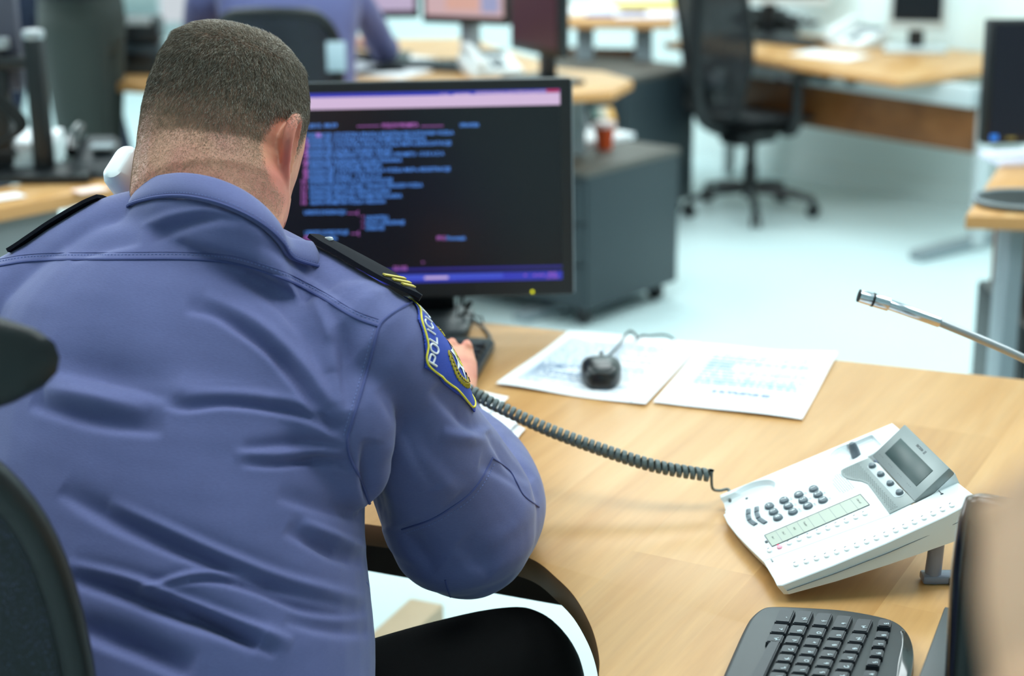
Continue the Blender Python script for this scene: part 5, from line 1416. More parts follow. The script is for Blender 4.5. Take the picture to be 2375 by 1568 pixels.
# desk along the wall at the right, rear panel toward us
Z2 = .62
A_ = onz(1540, 98, Z2); B_ = onz(2085, 186, Z2); C_ = onz(2300, 158, Z2); D_ = C_ + GV * .35; E_ = A_ + GV * .62
E_ = Vector((A_.x + .42, A_.y + .42, 0))
d2 = thing('office_desk', (A_ + B_) / 2 * 1.0 * 1.0, 'long beech desk against the white wall with brown modesty panel, holding small grey monitor', 'desk')
b = prism([(p.x, p.y) for p in (A_, B_, C_, D_, E_)], Z2 - .026, Z2, bev=.002)
for f in b.faces: f.material_index = 0 if f.normal.z > .5 else 1
obj('desktop', b, [M_WOOD, M_EDGE2], d2)
def panel_between(p, q, z0, z1, th_, m, parent, name, off=0):
    d = (q - p); d.z = 0; L_ = d.length; d.normalize(); n2 = Vector((-d.y, d.x, 0))
    return obj(name, box((L_ / 2, off, (z0 + z1) / 2), (L_, th_, z1 - z0), .003, M=frame(Vector((p.x, p.y, 0)), d, n2)), m, parent)
m0 = onz(1770, 275, .345); m1 = onz(2262, 356, .345)
m0 += (m0 - m1).normalized() * .12
panel_between(m0, m1, .345, .51, .018, M_BROWN, d2, 'modesty_panel')
tray0 = m0 + Vector((-.02, -.03, 0)); tray1 = m1 + Vector((-.02, -.03, 0))
tr_ = panel_between(tray0, tray1, .515, .59, .05, M_LGREY, d2, 'cable_tray')
for s in (.42, .53):
    q = tray0.lerp(tray1, s); q.z = .555
    obj('socket', cyl(q + Vector((-.012, -.013, 0)) * 1.5, q + Vector((-.03, -.033, 0)) * 1.2, .018, n=16), M_BLACK, d2)
lq = m1 + Vector((.02, -.02, 0)); 
obj('leg', box((lq.x, lq.y, .30), (.05, .06, .58), .006), M_LGREY, d2)
lf0 = onz(2165, 583, .02); lf1 = onz(2320, 545, .02)
fd_ = (lf1 - lf0).normalized()
obj('foot', box((.16, 0, .0), (.52, .06, .035), .008, M=frame(lf0 + Vector((0, 0, 0)), fd_, Vector((-fd_.y, fd_.x, 0)))), M_GREY, d2)
lq2 = A_ + Vector((.32, .32, 0)); obj('leg', box((lq2.x, lq2.y, .30), (.05, .06, .58), .006), M_LGREY, d2)
def small_monitor(name, base_, yaw_, w, h, label, frame_m, lift_=.10, screen_m=None, neck=True, th_=.03, bez=.018, low=.03, base_m=None):
    o = thing(name, base_, label, 'monitor'); M = Matrix.Translation(base_) @ Matrix.Rotation(yaw_, 4, 'Z')
    def put(nm, b, m, **k): b.transform(M); return obj(nm, b, m, o, **k)
    put('housing', box((0, .0, lift_ + h / 2), (w, th_, h), .006), frame_m)
    put('screen', box((0, -th_ / 2 - .001, lift_ + (h + low) / 2 - bez * .5), (w - 2 * bez, .003, h - bez - low), .0), screen_m or M_SCREEN_OFF)
    put('stand_neck', box((0, .03, lift_ / 2 + .03), (.06, .035, lift_ + .06), .006), M_BLACK)
    put('stand_base', box((0, .02, .009), (.24, .17, .018), .008), base_m or frame_m)
    return o
gm = onz(2122, 120, Z2)
small_monitor('small_monitor', gm, math.radians(-14), .225, .26, 'small silver-framed monitor with dark screen on the desk by the white wall', M_LGREY, lift_=.085, bez=.02, low=.035)
# big dark monitor standing by the wall desk, left part of it
bm_ = onz(1812, 80, Z2) - GV * .09
small_monitor('wide_monitor', bm_, math.radians(-12), .50, .32, 'wide monitor whose black neck rises behind the tangled cables and keyboard', M_LILACF if 'M_LILACF' in globals() else M_WHITE, lift_=.135, base_m=M_BLACK)
def plain_keyboard(c, rz, w, d, label, m=M_DARK):
    o = thing('keyboard', c, label, 'keyboard'); M = Matrix.Translation(c) @ Matrix.Rotation(rz, 4, 'Z')
    b = box((0, 0, .010), (w, d, .018), .005); b.transform(M); obj('case', b, m, o)
    for r in range(5):
        for k in range(14):
            b = box((-w / 2 + .03 + k * (w - .06) / 13, -d / 2 + .025 + r * (d - .05) / 4, .021), ((w - .06) / 13 - .003, (d - .05) / 4 - .003, .007), .001, seg=1); b.transform(M); obj('key', b, M_BLACK, o)
    return o
plain_keyboard(onz(1800, 98, Z2), math.radians(-44), .42, .14, 'dark keyboard on the wall desk in front of the cable tangle')
cab = thing('cable_tangle', onz(1820, 72, Z2), 'tangle of black cables behind the keyboard on the wall desk', 'cables')
for k in range(7):
    r_ = random.Random(k); c = onz(1820, 72, Z2); pts_ = [c + Vector((r_.uniform(-.22, .22), r_.uniform(-.08, .14), .012 + r_.uniform(0, .07))) for _ in range(9)]
    obj('cable', tube([Vector(p) for p in cr(pts_, 6)], .008, n=7), M_BLACK, cab)
obj('adapter', box(tuple(onz(1790, 70, Z2) + Vector((0, .03, .03))), (.16, .09, .05), .012), M_BLACK, cab)
def desk_phone_far(c, rz, label, s=1.0):
    o = thing('desk_phone', c, label, 'phone'); M = Matrix.Translation(c) @ Matrix.Rotation(rz, 4, 'Z') @ Matrix.Scale(s, 4)
    def put(nm, b, m): b.transform(M); return obj(nm, b, m, o)
    bb = bmesh.new(); V_ = [bb.verts.new(p) for p in ((-.12, -.11, 0), (.12, -.11, 0), (.12, .11, 0), (-.12, .11, 0), (-.12, -.11, .025), (.12, -.11, .025), (.12, .11, .085), (-.12, .11, .085))]
    for f in ((0, 3, 2, 1), (4, 5, 6, 7), (0, 1, 5, 4), (1, 2, 6, 5), (2, 3, 7, 6), (3, 0, 4, 7)): bb.faces.new([V_[i] for i in f])
    bmesh.ops.bevel(bb, geom=list(bb.edges), offset=.006, segments=2, affect='EDGES'); put('body', bb, M_WHITE)
    def hr(y, w, h_, z): return [Vector((-.082 + x, y, z + zz)) for x, zz in rrect(w, h_, h_ * .4, 3)]
    put('handset', loft([hr(-.125, .04, .03, .055), hr(-.09, .05, .042, .066), (hr(-.04, .04, .028, .088)), hr(.04, .04, .028, .112), hr(.09, .05, .042, .112), hr(.125, .04, .03, .108)]), M_WHITE)
    kk = bmesh.new()
    for i in range(3):
        for j in range(4):
            b = box((0 + i * .022, -.07 + j * .024, .0265 + (.04 + j * .024) / .22 * .06 + .004), (.015, .014, .008), .002, seg=1); put('dial_key', b, M_PHG)
    kk.free()
    put('display', box((.03, .072, .088), (.13, .045, .012), .003, M=Matrix.Rotation(0, 4, 'X')), M_GREY)
    return o
desk_phone_far(onz(1985, 105, Z2), math.radians(-50), 'white desk phone between the keyboard and small silver monitor by the wall', .8)
flat_paper(onz(1925, 130, Z2), (.26, .16), math.radians(-44), 'white papers lying at the edge of the wall desk below the white phone', n=4)

# desk at the right edge with its monitor
P_ = [onz(2240, 500, .74), onz(2330, 366, .74)]
dr = (P_[1] - P_[0]).normalized(); nr = Vector((dr.y, -dr.x, 0))
pts3 = [P_[0], P_[0] + dr * .95, P_[0] + dr * .95 + nr * .8, P_[0] + nr * .8]
pts3 = [P_[0], P_[0] + Vector((dr.x, dr.y, 0)) * .68, Vector((2.1, 3.9, 0)), Vector((1.7, 3.30, 0))]
d3 = thing('office_desk', (1.4, 3.7, 0), 'beech desk corner at the right carrying a black screen and round black mat', 'desk')
b = prism([(p.x, p.y) for p in pts3], .712, .74, bev=.002)
for f in b.faces: f.material_index = 0 if f.normal.z > .5 else 1
obj('desktop', b, [M_WOOD, M_EDGE2], d3)
l0 = onz(2322, 870, .0)
lx, ly = P_[0].x + .13, P_[0].y + .10
pA = atd(2345, 545, 3.62); 
obj('leg', box((pA.x, pA.y, .355), (.035, .10, .71), .006, M=Matrix.Identity(4)), M_GREY, d3)
obj('leg', box((1.85, 3.75, .355), (.035, .10, .71), .006), M_GREY, d3)
pc_case = thing('computer_tower', (pA.x + .16, 3.72, 0), 'black computer tower standing under the desk at the right edge', 'computer')
obj('case', box((pA.x + .14, 3.72, .25), (.18, .42, .44), .01), M_BLACK, pc_case)
obj('side_rail', box((pA.x + .058, 3.50, .40), (.012, .012, .30), .003), M_LGREY, pc_case)
obj('brown_side', box((pA.x + .20, 3.90, .58), (.25, .02, .22), .003), M_BROWN, d3)
mt3 = thing('black_monitor', onz(2372, 372, .74), 'black monitor with blue screen icon at the right edge above the beech desk', 'monitor')
y3 = 3.98; a3 = aty(2297, 45, y3); b3 = aty(2280, 335, y3 - .02)
up3 = (a3 - b3).normalized(); r3 = Vector((1, .10, 0)); r3 = (r3 - up3 * up3.dot(r3)).normalized(); M3 = frame(b3, r3, up3)
h3 = (a3 - b3).length
def put3(nm, b, m): b.transform(M3); return obj(nm, b, m, mt3)
put3('housing', box((.25, h3 / 2, -.02), (.50, h3, .04), .006), M_BLACK)
put3('screen', box((.25, h3 / 2 + .004, .001), (.474, h3 - .03, .003)), mat('purple_black_screen', (20, 18, 30), .15, emit=(26, 24, 40), es=.35))
b = bmesh.new(); box((.024, .016, .004), (.018, .014, .002), .0, bm=b); put3('screen_icon', b, mat('icon_blue', (40, 110, 200), .3, emit=(40, 120, 220), es=.7))
put3('screen_badge', box((.065, .014, .004), (.020, .006, .002)), mat('icon_gold', (130, 116, 60), .4, emit=(130, 116, 60), es=.5))
obj('stand_neck', box((b3.x + .25, y3 + .05, .80), (.07, .03, .16), .006), M_BLACK, mt3)
obj('stand_base', box((b3.x + .25, y3 + .03, .75), (.24, .18, .02), .008), M_LGREY, mt3)
flat_paper(onz(2350, 372, .74) + Vector((.06, .0, 0)), (.24, .14), .1, 'lilac white papers behind the black monitor on the right desk', m=M_LILAC, n=10)
mtc = onz(2352, 468, .745)
mat3 = thing('round_mat', mtc, 'round black ribbed mat near the edge of the right desk', 'mat')
obj('disc', lathe([(.085, 0), (.09, .006), (.085, .012), (.0001, .012)], n=48, M=Matrix.Translation((mtc.x + .02, mtc.y, .74)), sx=1.15), mat('black_rubber', (26, 34, 34), .5), mat3)
obj('rim', tube([(mtc.x + .02 + 1.15 * .088 * math.cos(a), mtc.y + .088 * math.sin(a), .752) for a in np.linspace(0, 2 * PI, 49)[:-1]], .004, n=8, closed=True), M_GREY, mat3)

# desk tip with grey column behind the monitor, where the colleague sits
t4 = [onz(1468, 186, .74), onz(1420, 212, .74), onz(1325, 216, .74), onz(1000, 232, .74), onz(600, 216, .74), onz(250, 190, .74), onz(262, 172, .74), onz(700, 90, .74), onz(1100, 88, .74), onz(1300, 158, .74), onz(1400, 166, .74)]
t4 = [Vector((p.x, p.y, 0)) for p in t4]
d4 = desk_poly('office_desk', [(p.x, p.y) for p in t4], .74, 'wide beech desk behind the lit monitor where the blue-shirted colleague works', legs=[(.20, 5.35, 'post'), (-1.1, 5.5, 'post'), (-.45, 6.1, 'post')])
fol = onz(1400, 300, .0)
for k, (x, c_) in enumerate(((1352, M_GREYPANEL), (1382, mat('dark_green_binder', (42, 74, 64), .5)), (1400, mat('beige_binder', (176, 168, 150), .5)), (1416, mat('ochre_binder', (196, 142, 42), .5)))):
    p = aty(x, 290, 5.75); b = box((p.x, p.y, .28), (.024, .22, .56), .004)
    o = thing('binder', (p.x, p.y, 0), ['grey', 'dark green', 'beige', 'ochre'][k] + ' upright binder standing below the tip of the beech desk', 'binder', 'binders below the desk tip')
    obj('cover', b, c_, o); obj('label_holder', box((p.x, p.y - .1115, .40), (.014, .002, .06)), M_PAPER, o)
# its screens, phone and papers
def emis_screen(name, c, s=.9): return mat(name, tuple(v * .3 for v in c), .3, emit=c, es=s)
S1 = emis_screen('lilac_screen', (224, 204, 236)); S2 = emis_screen('peach_screen', (240, 202, 206)); S3 = emis_screen('maroon_screen', (96, 54, 60), .55)
for (xl, xr, yb_l, yb_r, dep, sm_, lab, nm) in ((770, 972, 46, 40, 5.75, S1, 'monitor with lilac screen left of the peach screened one, beyond the colleague', 'desk_monitor'), (978, 1178, 48, 66, 5.55, S2, 'monitor with pale peach screen standing beyond the white phone', 'desk_monitor'), (1182, 1296, 100, 150, 5.35, S3, 'monitor with dark maroon screen angled beside the peach screened one', 'desk_monitor')):
    pl, pr2_ = aty(xl, yb_l, dep), aty(xr, yb_r, dep - (.10 if sm_ is S2 else .25 if sm_ is S3 else 0))
    z_ = (pl.z + pr2_.z) / 2; pl.z = pr2_.z = z_
    o = thing(nm, ((pl + pr2_) / 2)[:2] + (.74,), lab, 'monitor'); d = (pr2_ - pl).normalized(); w = (pr2_ - pl).length; M = frame(pl, d, Vector((0, 0, 1)))
    def put(nm_, b, m): b.transform(M); return obj(nm_, b, m, o)
    put('housing', box((w / 2, .16, -.02), (w, .32, .035), .005), M_BLACK); put('screen', box((w / 2, .165, -.001), (w - .03, .28, .003)), sm_)
    if sm_ is S2:
        put('screen_window', box((w * .48, .12, .0015), (w * .38, .15, .002)), emis_screen('peach_window', (252, 196, 180)))
        put('screen_sidebar', box((w * .80, .15, .0015), (w * .2, .22, .002)), emis_screen('blue_sidebar', (182, 186, 228)))
    h_ = z_ - .74
    put('stand_neck', box((w / 2, -h_ / 2 + .02, -.05), (.06, h_ + .05, .03), .005), M_SILVER if sm_ is S2 else M_BLACK)
    put('stand_base', box((w / 2, -h_ + .008, -.03), (.22, .014, .17), .004), M_BLACK)
desk_phone_far(onz(1138, 172, .74) + Vector((0, .02, 0)), math.radians(20), 'white desk phone on the beech desk just above the lit monitor', .70)
plain_keyboard(onz(1010, 158, .74), math.radians(4), .36, .12, 'dark keyboard on the beech desk left of the white phone')
for k, (x, y, rz, lab) in enumerate([(845, 160, .3, 'white papers at the colleague\'s elbow, next to his chair'), (925, 165, -.5, 'loose white papers left of the dark keyboard'), (885, 140, .9, 'white sheets under the colleague\'s hand')]):
    flat_paper(onz(x, y, .74), (.21, .297), rz, lab, n=6)
wf = onz(1140, 105, .35)
obj0 = thing('wooden_box', (-.12, 6.5, 0), 'brown wooden box on the floor beyond the peach screened monitor', 'box')
obj('case', box((-.12, 6.5, .30), (.40, .3, .6), .004), M_BROWN, obj0); obj('lid', box((-.12, 6.5, .612), (.42, .32, .02), .003), M_BROWN, obj0)

# far desk with the yellow folder, brown panel below
f5 = [onz(1288, 50, .74), onz(1560, 52, .74), onz(1570, 14, .74), onz(1260, 8, .74)]
d5 = desk_poly('office_desk', [(p.x, p.y) for p in f5], .74, 'far beech desk with white papers and a yellow folder on top', legs=[(f5[0].x + .12, f5[0].y + .1, 'post'), (f5[1].x - .1, f5[1].y + .15, 'post')])
panel_between(f5[0] + Vector((.05, .3, 0)), f5[1] + Vector((-.05, .3, 0)), .42, .60, .02, M_BROWN, d5, 'modesty_panel')
flat_paper(onz(1345, 30, .74), (.30, .22), .1, 'white paper stack on the far desk, left of the blue folder', n=12)
flat_paper(onz(1430, 34, .74), (.24, .16), -.1, 'blue folder between paper stack and chair on the far desk', m=M_BLUE, n=8, name='folder', cat='folder')
flat_paper(onz(1500, 38, .74), (.26, .18), .05, 'lilac papers beside the blue folder on the far desk', m=M_LILAC, n=8)
flat_paper(onz(1480, 12, .74), (.36, .18), .05, 'pale yellow folder at the back of the far desk', m=M_YEL, n=10, name='folder', cat='folder')

# ------------------------------------------------------------------ the left side
L0, L1 = onz(0, 482, .74), onz(330, 418, .74); ld = (L1 - L0).normalized(); ln_ = Vector((-ld.y, ld.x, 0))
d6 = thing('office_desk', L0, 'beech desk at the left edge carrying a black monitor stand and papers', 'desk')
b = prism([(p.x, p.y) for p in (L0 - ld * .9, L1 + ld * .3, L1 + ld * .3 + ln_ * .17, L0 + ln_ * .19 - ld * .9)], .71, .74, bev=.002)
for f in b.faces: f.material_index = 0 if f.normal.z > .5 else 1
obj('desktop', b, [M_WOOD, M_EDGE2], d6)
panel_between(L0 - ld * .9 + ln_ * .05, L0 + ld * .17 + ln_ * .05, .05, .70, .02, M_GREYPANEL, d6, 'side_panel')
obj('leg', box(tuple((L1 + ld * .2 + ln_ * .1)[:2]) + (.355,), (.05, .05, .71), .006), M_GREY, d6)
mt6 = thing('monitor_on_stand', onz(80, 400, .74), 'dark monitor on a tall black stand at the left desk, seen from its rear', 'monitor')
s0 = onz(105, 402, .75); sdep = pix(s0)[2]
st_ = atd(100, 75, sdep - .05)
obj('stand_pole', box((s0.x, s0.y, (.75 + st_.z) / 2), (.045, .05, st_.z - .75), .015), M_BLACK, mt6)
obj('stand_arm', box((s0.x - .07, s0.y, st_.z - .06), (.14, .04, .03), .01), M_BLACK, mt6)
obj('pole_cap', cyl((s0.x, s0.y, st_.z - .01), (s0.x, s0.y, st_.z + .012), .026, bev=.006), M_SILVER, mt6)
obj('arm_knob', cyl((s0.x - .07, s0.y, st_.z - .03), (s0.x - .07, s0.y, st_.z - .005), .016, bev=.004), M_SILVER, mt6)
obj('stand_base', box((s0.x - .05, s0.y, .752), (.34, .16, .024), .01), M_BLACK, mt6)
obj('rear_mount', box((s0.x - .13, s0.y + .02, st_.z - .17), (.12, .05, .26), .01), M_BLACK, mt6)
obj('screen_housing', box((s0.x - .27, s0.y + .04, st_.z + .02), (.46, .04, .30), .01), mat('grey_violet_plastic', (74, 74, 88), .45), mt6)
for k in range(3):
    c = [Vector((s0.x - .10 - k * .02, s0.y, st_.z - .12)), Vector((s0.x - .03 - k * .01, s0.y - .01, st_.z - .20)), Vector((s0.x - .12, s0.y - .01, st_.z - .26)), Vector((s0.x - .06 - k * .03, s0.y, .80))]
    obj('cable', tube([Vector(p) for p in cr(c, 6)], .006, n=7), M_BLACK, mt6)
pp = onz(30, 395, .74); 
tr6 = thing('paper_tray', pp, 'tray of white printed papers behind the monitor stand on the left desk', 'tray')
obj('tray_base', box((pp.x - .05, pp.y + .02, .775), (.30, .20, .05), .006), M_LGREY, tr6)
for k in range(3): obj('tray_sheets', box((pp.x - .05, pp.y + .02, .803 + k * .006), (.29, .20, .004), .001), M_PAPER, tr6)
dk = onz(222, 405, .74); ph6 = thing('desk_phone', dk, 'black desk phone on the left desk beside the white handset', 'phone')
bb = bmesh.new(); V_ = [bb.verts.new(Vector(p) + dk) for p in ((-.06, -.06, 0), (.07, -.06, 0), (.07, .07, 0), (-.06, .07, 0), (-.05, -.045, .03), (.06, -.045, .035), (.045, .055, .085), (-.035, .055, .085))]
for f in ((0, 3, 2, 1), (4, 5, 6, 7), (0, 1, 5, 4), (1, 2, 6, 5), (2, 3, 7, 6), (3, 0, 4, 7)): bb.faces.new([V_[i] for i in f])
bmesh.ops.bevel(bb, geom=list(bb.edges), offset=.008, segments=2, affect='EDGES'); obj('body', bb, M_DARK, ph6)
obj('handset', tube(cr([dk + Vector((-.04, -.04, .06)), dk + Vector((-.045, .0, .085)), dk + Vector((-.04, .05, .10))], 5), .015, n=12), M_GLOSS, ph6)
obj('key_field', box(tuple(dk + Vector((.02, -.0, .066))), (.05, .05, .006), .001), M_GREY, ph6)
for k, (x, y, lab) in enumerate([(15, 458, 'small white card at the left desk front edge'), (210, 442, 'pinkish scrap of paper on the left desk front edge')]):
    flat_paper(onz(x, y, .742), (.07, .05), .7, lab, m=M_PAPER if k == 0 else mat('pink_paper', (246, 214, 204), .7), n=2)
# white carton and bin on the floor below it
wc = onz(185, 640, .0); wy = 4.45
q0 = aty(150, 560, wy); q1 = aty(300, 560, wy)
cb = thing('white_carton', ((q0.x + q1.x) / 2, wy, 0), 'white carton on the floor beneath the left desk', 'box')
top_z = aty(200, 478, wy).z
obj('carton_body', box((q0.x + .09, wy + .1, top_z / 2), (.16, .24, top_z), .004), M_WHITE, cb)
obj('carton_flap', box((q0.x + .11, wy + .1, top_z + .03), (.12, .004, .06), .001, M=Matrix.Identity(4)), M_WHITE, cb)
wb = thing('waste_bin', (q0.x + .32, wy + .25, 0), 'pale waste bin with black lining next to the white carton', 'bin')
obj('bin_shell', lathe([(.10, 0), (.125, top_z + .02), (.12, top_z + .02), (.098, .01)], n=32, M=Matrix.Translation((q0.x + .32, wy + .25, 0))), mat('pale_aqua_plastic', (196, 222, 222), .4), wb)
obj('bin_liner', lathe([(.112, top_z - .02), (.129, top_z + .025), (.124, top_z + .03), (.10, top_z - .02)], n=32, M=Matrix.Translation((q0.x + .32, wy + .25, 0))), M_BLACK, wb)
# dark radio set on the rear desk, left of the man's head
rz_ = onz(318, 178, .74); rd = pix(rz_)[2]
q = atd(268, 160, rd + .05); q2 = atd(372, 30, rd + .05)
rs = thing('printer', (rz_.x, rz_.y, .74), 'dark office printer on the rear desk beside the grey trousered person', 'printer')
wz = (q2.x - q.x)
cx_ = (q.x + q2.x) / 2
obj('lower_case', box((cx_, q.y + .05, .74 + .045), (wz, .14, .09), .012), M_CAB, rs)
obj('paper_slot', box((cx_ + .01, q.y - .015, .74 + .055), (wz * .6, .02, .035), .006), M_BLACK, rs)
obj('upper_case', box((cx_, q.y + .06, .74 + .135), (wz, .12, .08), .014), M_DARK, rs)
obj('panel', box((cx_, q.y - .002, .74 + .165), (wz * .7, .006, .024), .003), M_LGREY, rs)
# white board of papers above his head
wd = aty(372, 55, 6.3); we = aty(540, 30, 6.3)
wbm = thing('white_flat_screen', ((wd.x + we.x) / 2, 6.3, .74), 'bright white screen beyond the rear desk, above the seated man\'s head', 'monitor')
obj('screen', box(((wd.x + we.x) / 2, 6.285, wd.z + .16), (we.x - wd.x - .02, .004, .30)), mat('white_lit_screen', (70, 74, 76), .3, emit=(232, 238, 244), es=.95), wbm)
obj('housing', box(((wd.x + we.x) / 2, 6.30, wd.z + .16), (we.x - wd.x + .01, .025, .33), .004), M_LGREY, wbm)
obj('stand', box(((wd.x + we.x) / 2, 6.33, (wd.z + .74) / 2), (.06, .03, wd.z - .74 + .04), .004), M_LGREY, wbm)
obj('stand_base', box(((wd.x + we.x) / 2, 6.32, .75), (.2, .15, .018), .004), M_LGREY, wbm)
# ------------------------------------------------------------------ standing people, seen from the hips down
def standing(loc, yaw_, label, trouser_m, top_m, gap=.11, height=1.78, stride=0):
    o = thing('person', loc, label, 'person'); M = Matrix.Translation(loc) @ Matrix.Rotation(yaw_, 4, 'Z'); T = lambda x, y, z: M @ Vector((x, y, z))
    legs = []
    for s in (-1, 1):
        st = stride * s
        legs.append(limb([T(s * .085, 0, .93), T(s * (.095 + gap * .2), st * .4, .72), T(s * (.09 + gap * .45), st * .7, .48), T(s * (.085 + gap * .7), st * .9, .26), T(s * (.085 + gap * .8), st, .07)], [.105, .088, .070, .064, .056]))
        c = T(s * (.085 + gap * .8), st - .02, 0); rings = []
        f = (M.to_3x3() @ Vector((0, -1, 0))); l = (M.to_3x3() @ Vector((1, 0, 0)))
        for k in range(9):
            t_ = k / 8; hw = .045 * math.sin(PI * min(.96, max(.1, t_ * .8 + .14))) ** .5; hh = .09 - .05 * t_
            rings.append(sring(c + f * (-.07 + .27 * t_) + Vector((0, 0, hh / 2 + .003)), l, Vector((0, 0, 1)), hw, hh / 2, 18, 3))
        obj('shoe', loft(rings), M_GLOSS, o)
    pel = loft([sring(T(0, 0, z), M.to_3x3() @ Vector((1, 0, 0)), M.to_3x3() @ Vector((0, 1, 0)), a, c, 30, 2.3) for z, a, c in ((.84, .13, .09), (.88, .165, .115), (.96, .17, .12), (1.04, .16, .11), (1.06, .14, .09))])
    obj('trousers', remesh_obj(legs + [pel], .010, 6, .6), trouser_m, o)
    sh = [loft([sring(T(0, 0, z), M.to_3x3() @ Vector((1, 0, 0)), M.to_3x3() @ Vector((0, 1, 0)), a, c, 30, 2.3) for z, a, c in ((1.0, .165, .115), (1.1, .165, .115), (1.25, .18, .12), (1.38, .195, .12), (1.45, .15, .09), (1.49, .07, .06))])]
    for s in (-1, 1): sh.append(limb([T(s * .18, 0, 1.40), T(s * .23, .02, 1.16), T(s * .21, -.14, 1.12)], [.058, .048, .038]))
    obj('jacket', remesh_obj(sh, .010, 6, .6), top_m, o)
    bd = [loft([sring(T(0, -.01 + oy, z), M.to_3x3() @ Vector((1, 0, 0)), M.to_3x3() @ Vector((0, 1, 0)), a, c, 24, 2.2) for z, a, c, oy in ((1.52, .045, .05, 0), (1.55, .06, .075, 0), (1.62, .073, .092, 0), (1.70, .074, .095, 0), (1.76, .055, .07, 0), (1.785, .02, .03, 0))]),
          limb([T(0, .01, 1.42), T(0, 0, 1.56)], [.06, .055]), limb([T(0, -.095, 1.62), T(0, -.108, 1.60)], [.008, .011], n=12), limb([T(0, 0, 1.0), T(0, 0, 1.42)], [.10, .12])]
    for s in (-1, 1):
        X_ = M.to_3x3() @ Vector((0, 0, 1)); oo = T(s * .19, -.30, 1.14)
        bd += hand(oo, M.to_3x3() @ Vector((s, 0, 0)), M.to_3x3() @ Vector((0, -1, 0)), X_, (.25, .28, .3, .34), [(-.022, .0, -.008), (-.036, .026, -.012), (-.038, .05, -.018), (-.034, .068, -.022), (-.03, .078, -.025)], s=.9)
        bd.append(limb([T(s * .21, -.12, 1.12), T(s * .19, -.29, 1.14)], [.03, .026]))
        bd.append(limb([T(s * .074, 0, 1.61), T(s * .078, .008, 1.66)], [.010, .013], n=12))
    obj('body', remesh_obj(bd, .004, 4, .5), M_SKIN2, o)
    obj('short_hair', loft([sring(T(0, .012, z), M.to_3x3() @ Vector((1, 0, 0)), M.to_3x3() @ Vector((0, 1, 0)), a, c, 24, 2.2) for z, a, c in ((1.66, .077, .088), (1.71, .080, .096), (1.765, .062, .078), (1.795, .02, .03))]), mat('dark_brown_hair', (48, 36, 30), .7), o)
    return o
M_SKIN2 = mat('colleague_skin', (214, 156, 128), .5, sss=.2, noise=.06, nscale=14)
M_OLIVE = mat('olive_black_trousers', (44, 52, 48), .8, noise=.08, nscale=14); M_NAVY = mat('navy_jeans', (22, 32, 56), .8, noise=.08, nscale=14); M_DKTOP = mat('black_jacket_cloth', (24, 28, 32), .8)
pA_ = atd(196, 300, 5.3); pB_ = atd(110, 300, 6.35)
standing(Vector((pA_.x + .02, pA_.y, 0)), math.radians(84), 'person in olive-black trousers standing behind the left desk, next to the dark printer', M_OLIVE, M_DKTOP, gap=.0, stride=.02)
standing(Vector((pB_.x, pB_.y + .1, 0)), math.radians(15), 'person in navy trousers standing at the left edge behind the monitor stand', M_NAVY, M_DKTOP, gap=.20)

# ------------------------------------------------------------------ the colleague in blue, back to us
cc = atd(655, 150, 5.15); cg = Vector((cc.x, cc.y + .10, 0))
col_ = thing('person', cg, 'colleague in a blue shirt sitting with the back to us in a black chair', 'person')
def G_(x, y, z): return cg + Vector((x, y, z))
EX, EY, EZ = Vector((1, 0, 0)), Vector((0, 1, 0)), Vector((0, 0, 1))
sh = [loft([sring(G_(ox, oy, z), EX, EY, a, c, 36, 2.4) for z, a, c, ox, oy in ((.60, .20, .15, 0, .0), (.70, .205, .15, 0, .02), (.85, .205, .14, 0, .06), (1.0, .225, .13, 0, .12), (1.07, .20, .11, 0, .15), (1.12, .12, .08, 0, .17), (1.15, .07, .065, 0, .18))]),
      limb([G_(.15, .14, 1.03), G_(.205, .16, .97), G_(.25, .26, .87), G_(.275, .34, .80)], [.052, .052, .046, .042]), limb([G_(.275, .34, .80), G_(.25, .48, .79), G_(.22, .56, .79)], [.05, .042, .034]),
      limb([G_(-.17, .14, 1.04), G_(-.26, .16, .98), G_(-.30, .26, .86), G_(-.31, .36, .80)], [.06, .062, .055, .052]), limb([G_(-.31, .36, .80), G_(-.25, .50, .79), G_(-.18, .58, .79)], [.05, .042, .034])]
sm_ = remesh_obj(sh, .007, 8, .6); co = get_co(sm_); no = get_no(sm_); set_co(sm_, co + no * (vnoise(co, 34, 3) * .008)[:, None])
obj('shirt', sm_, M_SHIRT, col_)
bd = [limb([G_(0, .20, 1.12), G_(0, .24, 1.22)], [.05, .056]), loft([sring(G_(0, .27 + oy, z), EX, EY, a, c, 24, 2.2) for z, a, c, oy in ((1.17, .04, .05, .03), (1.21, .06, .075, .02), (1.28, .073, .092, 0), (1.36, .074, .095, 0), (1.42, .055, .07, 0), (1.445, .02, .03, 0))]),
      limb([G_(0, .05, .7), G_(0, .15, 1.0), G_(0, .20, 1.12)], [.08, .07, .04]), limb([G_(0, .37, 1.28), G_(0, .385, 1.26)], [.008, .011], n=12)]
for s in (-1, 1):
    oo = G_(s * .20, .60, .785); bd += hand(oo, EX * s, (EY - EX * s * .3).normalized(), EZ, (.2, .22, .25, .3), [(-.022, .0, -.004), (-.04, .026, -.006), (-.048, .05, -.008), (-.05, .066, -.010), (-.05, .078, -.012)], s=.92)
    bd.append(limb([G_(s * .26, .50, .79), oo], [.03, .026])); bd.append(limb([G_(s * .074, .27, 1.28), G_(s * .079, .262, 1.33)], [.010, .013], n=12))
obj('body', remesh_obj(bd, .004, 4, .5), M_SKIN2, col_)
